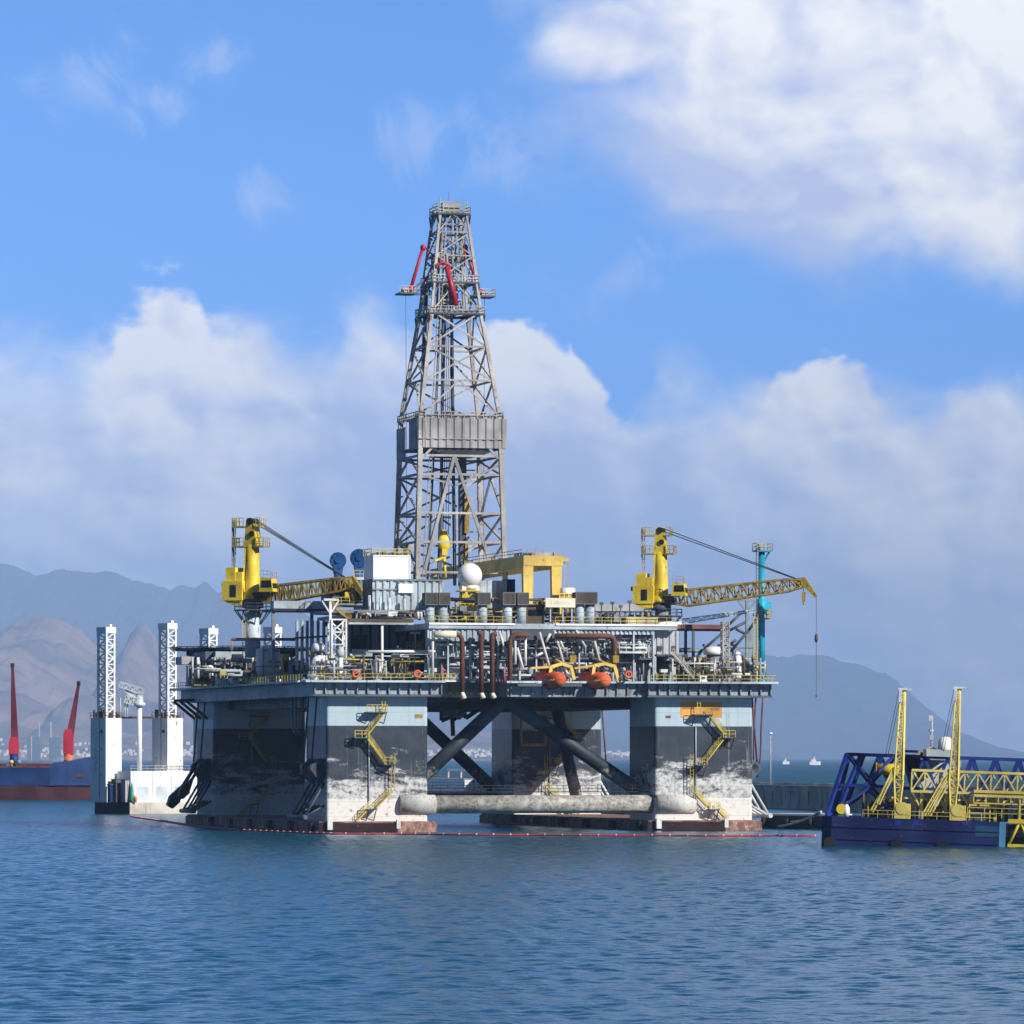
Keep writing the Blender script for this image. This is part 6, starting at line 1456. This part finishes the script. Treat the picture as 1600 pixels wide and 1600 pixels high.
b = MB(); b.rail([(1.2, 1.0, 9.9), (56, 1.0, 9.9)], 1.2, 2.5, .06); b.build('railing', M['galv'], t)
def at_px(px, d):                      # a point of the barge frame seen at column px at distance d
    w_ = wpt(px, d); return JU.I @ w_
for nm, px, d, ptop, pcase, pbase, hid in (('A', 166, 1139, 980, 1122, 1252, False), ('B', 262, 1136, 974, 1122, 1200, False), ('C', 326, 1165, 982, 1122, 1200, True), ('D', 426, 1170, 980, 1122, 1200, True)):
    ly = 3.9 if nm in 'BD' else Ly-2.8; c = JU.y(px, 1150, ly); d = (JU.M @ c).y; s1 = FPX/d; Z = lambda py: CAMH+(HY-py)/s1
    zc_, zt_, zb_ = Z(pcase), Z(ptop), (2.7 if nm in 'AC' else 9.9)
    b = MB(); b.truss((c.x, c.y, zc_-2), (c.x, c.y, zt_-1.4), 2.45, 2.45, 2.45, 2.45, 15, .26, .14, up=(0, 1, 0)); lg = b.build('leg', M['jackwhite'], t)
    b = MB()
    for k in range(18): b.box(c.x-1.6, c.y+1.2, zc_+k*1.1, c.x-1.3, c.y+1.5, zc_+.45+k*1.1)
    b.build('leg_rack', M['white'], lg)
    b = MB(); b.box(c.x-1.6, c.y-1.6, zt_-1.4, c.x+1.6, c.y+1.6, zt_); b.box(c.x+.6, c.y-.6, zt_, c.x+1.3, c.y, zt_+.7); b.build('leg_cap', M['white'], lg)
    b = MB(); b.box(c.x-2.5, c.y-2.5, zb_, c.x+2.5, c.y+2.6, zc_); cs = b.build('leg_casing', M['jackwhite'], t)
    b = MB(); b.ladder((c.x+2.62, c.y+1.4, zb_), (c.x+2.62, c.y+1.4, zc_), .6, (0, 1, 0), .9, .06); b.build('ladder', M['galv'], cs)
    b = MB()
    for zz in range(1, 5): b.box(c.x+2.5, c.y-2.5, zb_+(zc_-zb_)*zz/5, c.x+2.56, c.y+2.6, zb_+(zc_-zb_)*zz/5+.12)
    b.build('weld_band', M['jackside'], cs)
    b = MB(); R_ = random.Random(ord(nm))
    for k in range(14): xx, yy = c.x+R_.uniform(-2.6, 2.2), c.y+R_.uniform(-2.6, 2.2); s_ = R_.uniform(.3, .8); b.box(xx, yy, zc_, xx+s_, yy+s_, zc_+R_.uniform(.5, 2.2))
    b.rail([(c.x-2.6, c.y+2.6, zc_), (c.x-2.6, c.y-2.6, zc_), (c.x+2.6, c.y-2.6, zc_)], 1.2, .9, .05); b.build('jacking_gear', M['brown'], cs)
    b = MB(); b.bar((c.x-2.55, c.y-.4, zb_+1), (c.x-2.55, c.y-.4, zc_), .12); b.box(c.x-2.62, c.y-1.6, zc_-3.5, c.x-2.5, c.y-.8, zc_-2.7); b.build('casing_fitting', M['slate'], cs)
# walkway between casings and the folded white crane
c = at_px(218, 1137); Z = lambda py: CAMH+(HY-py)/(FPX/1137)
b = MB(); a1_, a2_ = at_px(190, 1140), at_px(240, 1140); b.bar((a1_.x, a1_.y, Z(1121)), (a2_.x, a2_.y, Z(1121)), .7, .5); b.build('casing_bridge', M['brown'], t)
t2 = thing('white_crane', 'white crane with its boom folded down between the jack-up legs', 'crane', (c.x, c.y, 9.9), JU)
b = MB(); b.tube((c.x, c.y, 9.9), (c.x, c.y, Z(1102)), .55, n=12); b.build('pedestal', M['white'], t2)
b = MB(); b.lathe((c.x, c.y, Z(1103)), [(1.4, 0), (1.4, .6), (.9, .9), (.8, 2.6), (.3, 3)], 14); b.build('turntable', M['jackside'], t2)
e1_, e2_, e3_ = at_px(187, 1137), at_px(224, 1137), at_px(196, 1137)
b = MB(); b.truss((e1_.x, e1_.y, Z(1069)), (e2_.x, e2_.y, Z(1081)), 1.2, 1.1, 1.4, 1.3, 7, .14, .1); b.truss((e3_.x, e3_.y, Z(1092)), (c.x, c.y, Z(1098)), 1.2, 1.6, 1.4, 1.8, 5, .16, .12); b.bar((e3_.x, e3_.y, Z(1078)), (c.x, c.y, Z(1096)), .8); b.build('folded_boom', M['jackside'], t2)
b = MB()
for px in (188, 195, 199): w_ = at_px(px, 1137); b.tube((w_.x, w_.y, Z(1090)), (w_.x, w_.y, Z(1121)), .18, n=6)
b.build('hanging_pipe', M['jackside'], t2)
# gear on the near corner of the jack-up
def ju_box(px0, px1, py0, d, mat, lab, name, cat):
    a = at_px(px0, d); c = at_px(px1, d); z = CAMH+(HY-py0)/(FPX/d); w_ = (c-a).length*.72
    t3 = thing(name, lab, cat, (a.x, a.y, 2.7), JU); m_ = (a+c)/2
    b = MB(); b.box(m_.x-w_/2, m_.y-w_/2, 2.75, m_.x+w_/2, m_.y+w_/2, z-.2); b.build('body', M[mat], t3); b = MB(); b.box(m_.x-w_/2-.1, m_.y-w_/2-.1, z-.2, m_.x+w_/2+.1, m_.y+w_/2+.1, z); b.build('lid', M['slate'], t3)
ju_box(174, 189, 1217, 1133, 'slate', 'dark grey cabin on the jack-up corner beside the tall casing', 'deck_cabin', 'cabin')
ju_box(190, 202, 1218, 1131.4, 'panel', 'light grey cabinet on the jack-up corner, left of the green cone', 'cabinet', 'cabinet')
ju_box(168, 176, 1225, 1132, 'shipblue', 'small blue crate on the jack-up between casing and dark cabin', 'crate', 'crate')
w_ = at_px(206, 1130.8); b = MB(); b.lathe((w_.x, w_.y, 2.72), [(.75, 0), (.55, 1.2), (.1, 4.6)], 12); tag(b.build('green_cone', M['green'], None, (w_.x, w_.y, 2.72), JU), 'tall narrow green cone on the jack-up deck corner', 'cone')
w_ = at_px(211.5, 1130.6); b = MB(); b.lathe((w_.x, w_.y, 2.72), [(.35, 0), (.35, 1.0), (.25, 1.4)], 12); tag(b.build('orange_drum', M['orange'], None, (w_.x, w_.y, 2.72), JU), 'small orange drum beside the green cone', 'drum')
# ------------------------------------------------------------------ cargo ship with red cranes
ds = 1503.0; s0 = wpt(150, ds); SH = Frame(s0.x, s0.y, 0); ss_ = FPX/ds
zs = lambda py: CAMH+(HY-py)/ss_; xs_ = lambda px: (px-150)/ss_
t = thing('cargo_ship', 'blue and red-brown cargo ship lying at anchor beyond the jack-up barge', 'ship', (-30, 0, 0), SH)
def hull(z0, z1, sts, name, mat):
    b = MB(); vs = []; n = len(sts)
    for x, h_, top in sts: vs += [(x, -h_, z0), (x, -h_*1.0, z0+(top-z0)), (x, h_, z0+(top-z0)), (x, h_, z0)]
    fs = []
    for i in range(n-1):
        for k in range(4): fs.append((i*4+k, i*4+(k+1) % 4, (i+1)*4+(k+1) % 4, (i+1)*4+k)[::-1])
    fs += [(0, 1, 2, 3), tuple((n-1)*4+k for k in (3, 2, 1, 0))]
    b.add(vs, fs); return b.build(name, M[mat], t)
zr = zs(1227); zd = zs(1199)
hull(-1.5, zr, [(-95, 7, zr), (xs_(60), 8, zr), (xs_(110), 6, zr), (xs_(150), 2.5, zr), (xs_(163), .2, zr)], 'lower_hull', 'antifoul')
hull(zr, zd, [(-95, 8, zd), (xs_(60), 8.02, zd), (xs_(82), 7.8, zd), (xs_(86), 7.6, zs(1192)), (xs_(110), 6.6, zs(1189)), (xs_(143), 4, zs(1182)), (xs_(166), .3, zs(1178))], 'upper_hull', 'shipblue')
b = MB(); b.box(-90, -7.6, zd, xs_(84), 7.6, zd+.35)
for k in range(18): b.bar((-88+k*4.2, -7.9, zd), (-88+k*4.2, -7.9, zd+1.3), .2)
b.bar((-90, -7.9, zd+1.3), (xs_(84), -7.9, zd+1.3), .15); b.build('hatch_deck', M['rustbeam'], t)
b = MB()
for k in range(5): b.box(-80+k*14, -5, zd+.36, -70+k*14, 5, zd+1.1)
b.build('hatch_cover', M['maroon'], t)
b = MB(); b.rail([(xs_(88), -7.2, zs(1192)+.1), (xs_(110), -6.4, zs(1189)+.1), (xs_(143), -3.8, zs(1182)+.1)], 1.1, 2, .05); b.build('bow_rail', M['galv'], t)
b = MB(); q = (xs_(127), zs(1212)); b.box(q[0]-.8, -5.6, q[1]-.5, q[0]+.8, -4.5, q[1]+.6); b.build('bow_anchor', M['rust'], t)
for px, pt_, xt, pb, lab in ((22, 1040, 19.5, 1190, 'dark red ship crane with an upright jib, beside the thin pale pole'), (107, 1068, 123, 1190, 'red ship crane with a slanted jib near the blue bow')):
    x = xs_(px); t3 = thing('ship_crane', lab, 'crane', (x, 0, zd), SH, 'red cranes on the cargo ship')
    zp = zs(1147 if px > 50 else 1160)
    b = MB(); b.box(x-1.5, -1.3, zs(1178), x+1.5, 1.3, zp); b.ext([(x-1.5, -1.3, zp), (x+1.5, -1.3, zp), (x+.8, -1.3, zp+1.8), (x-1.0, -1.3, zp+1.4)], (0, 2.6, 0)); b.build('crane_house', M['red'], t3)
    b = MB(); b.lathe((x, 0, zd), [(1.35, 0), (1.35, zs(1178)-zd)], 16); b.build('pedestal', M['shipblue'] if px < 50 else M['orange'], t3)
    b = MB(); p_, q_ = Vector((x+.3, -1.0, zp-1.6)), Vector((xs_(xt), -1.0, zs(pt_)))
    dd_ = (q_-p_).normalized(); nn_ = Vector((dd_.z, 0, -dd_.x)); b.ext([p_-nn_*1.1, p_+nn_*1.1, p_.lerp(q_, .3)+nn_*.95, q_+nn_*.35, q_-nn_*.35, p_.lerp(q_, .3)-nn_*.95], (0, 1.6, 0)); j = b.build('jib', M['darkred'], t3)
    b = MB(); b.box(q_.x-.5, -1.2, q_.z-.6, q_.x+.5, .8, q_.z+.7); b.build('jib_head', M['dark'], j)
for px, c_, lab in ((31, 'bright_blue', 'small bright blue ventilator on the ship deck right of the first red crane'), (19, 'byellow', 'small yellow lamp housing at the foot of the first red crane')):
    x = xs_(px); b = MB(); b.lathe((x, -3, zd), [(.5, 0), (.5, 1.3), (.75, 1.4), (.6, 2.2)], 12); tag(b.build('ventilator', M[c_], None, (x, -3, zd), SH), lab, 'ventilator')
x = xs_(50); b = MB(); b.tube((x, -2, zd), (x, -2, zs(1150)), .13, .08, n=6); b.bar((x-.5, -2, zs(1153)), (x+.5, -2, zs(1153)), .1); tag(b.build('thin_mast', M['galv'], None, (x, -2, zd), SH), 'thin pale pole mast on the ship between its two red cranes', 'mast')
# ------------------------------------------------------------------ far town at the foot of the mountains
R_ = random.Random(77)
def far_house(px, py, w_, h_, d, mat, lab, cat='building', name='town_building'):
    p = wpt(px, d); z = CAMH+(HY-py)/FPX*d; ww, hh = w_/FPX*d, h_/FPX*d; dp = ww*R_.uniform(.6, 1.0)
    o = MB().box(p.x-ww/2, d, z-hh*1.5, p.x+ww/2, d+dp, z+hh*.5)
    o = o.build(name, mat, None, (p.x, d, z), W0)
    return tag(o, lab, cat, 'pale buildings of the far town below the mountains')
zones = [('in the far town beyond the upright red ship crane', -2, 14, 1148, 1180, 14, 'white'), ('in the far town between the two red ship cranes', 30, 98, 1164, 1181, 40, 'between'), ('in the far town between the slanted jib and the tall casing', 118, 142, 1160, 1180, 14, 'x'), ('far off in the town between the jack-up casings', 193, 225, 1160, 1180, 16, 'y'), ('in the far town between jack-up barge and platform', 277, 304, 1160, 1180, 20, 'z'), ('far off on the shore seen through the crossed braces', 668, 770, 1170, 1180, 60, 'g'), ('far off on the shore seen right of the far right column', 946, 983, 1172, 1180, 20, 'h')]
for zlab, xa_, xb_, ya_, yb_, n, _ in zones:
    for k in range(n):
        px = xa_+(xb_-xa_)*(k+R_.random())/n; py = R_.uniform(ya_, yb_) if R_.random() < .55 else R_.uniform(max(ya_, 1171), yb_)
        wm = R_.random() < .72
        far_house(px, py, R_.uniform(2.2, 6), R_.uniform(1.4, 2.8), R_.uniform(18700, 18900)+(1182-py)*14, M['house'] if wm else M['housewarm'], ('small white building ' if wm else 'small sand-coloured building ')+zlab)
for px, w_, top, lab in ((61, 3, 1128, 'left tall slim grey chimney above the far town'), (79, 4, 1128, 'right tall slim grey chimney above the far town')):
    d = 18650; p = wpt(px, d); z = CAMH+(HY-top)/FPX*d; r = w_/FPX*d/2
    b = MB(); b.lathe((p.x, d, 0), [(r*1.2, 0), (r, z*.5), (r*.8, z)], 14); tag(b.build('chimney', M['panel'], None, (p.x, d, 0), W0), lab, 'chimney', 'chimneys of the far power station')
for px, w_, top, lab in ((52, 20, 1157, 'dark bluish plant building under the left chimney'), (86, 16, 1158, 'dark bluish plant building under the right chimney')):
    far_house(px, (top+1183)/2-6, w_, 24, 18600, M['slate'], lab, name='plant_building')
# low shore the town stands on
b = MB(); d = 18400; pl = [wpt(-300, d), wpt(1000, d+300)]; b.prism([(pl[0].x, pl[0].y), (pl[1].x, pl[1].y), (pl[1].x, 25000), (pl[0].x, 25000)], -3, 3.0); o = b.build('shore', RK2, None, (pl[0].x, d, 0), W0); o['kind'] = 'structure'
# far white boats and houses on the right
for px, py, w_, h_, d, lab in ((1228, 1179, 11, 3, 9000, 'small white ship on the horizon right of the lamp post'), (1273, 1182, 18, 5, 8200, 'larger white ship on the horizon left of the blue barge frame')):
    p = wpt(px, d); L = w_/FPX*d; F = Frame(p.x, p.y, 0); t3 = thing('far_ship', lab, 'ship', (0, 0, 0), F, 'white ships on the horizon')
    b = MB(); b.prism([(-L/2, 0), (-L*.45, -4), (L*.4, -4), (L/2, 0), (L*.4, 4), (-L*.45, 4)], -1, h_*.35/FPX*d+4); b.build('hull', M['white'], t3)
    b = MB(); b.box(-L*.3, -3, h_*.35/FPX*d+4, L*.1, 3, h_*.8/FPX*d+5); b.box(-L*.1, -1, h_*.8/FPX*d+5, L*.02, 1, h_*1.2/FPX*d+7); b.build('superstructure', M['house'], t3)
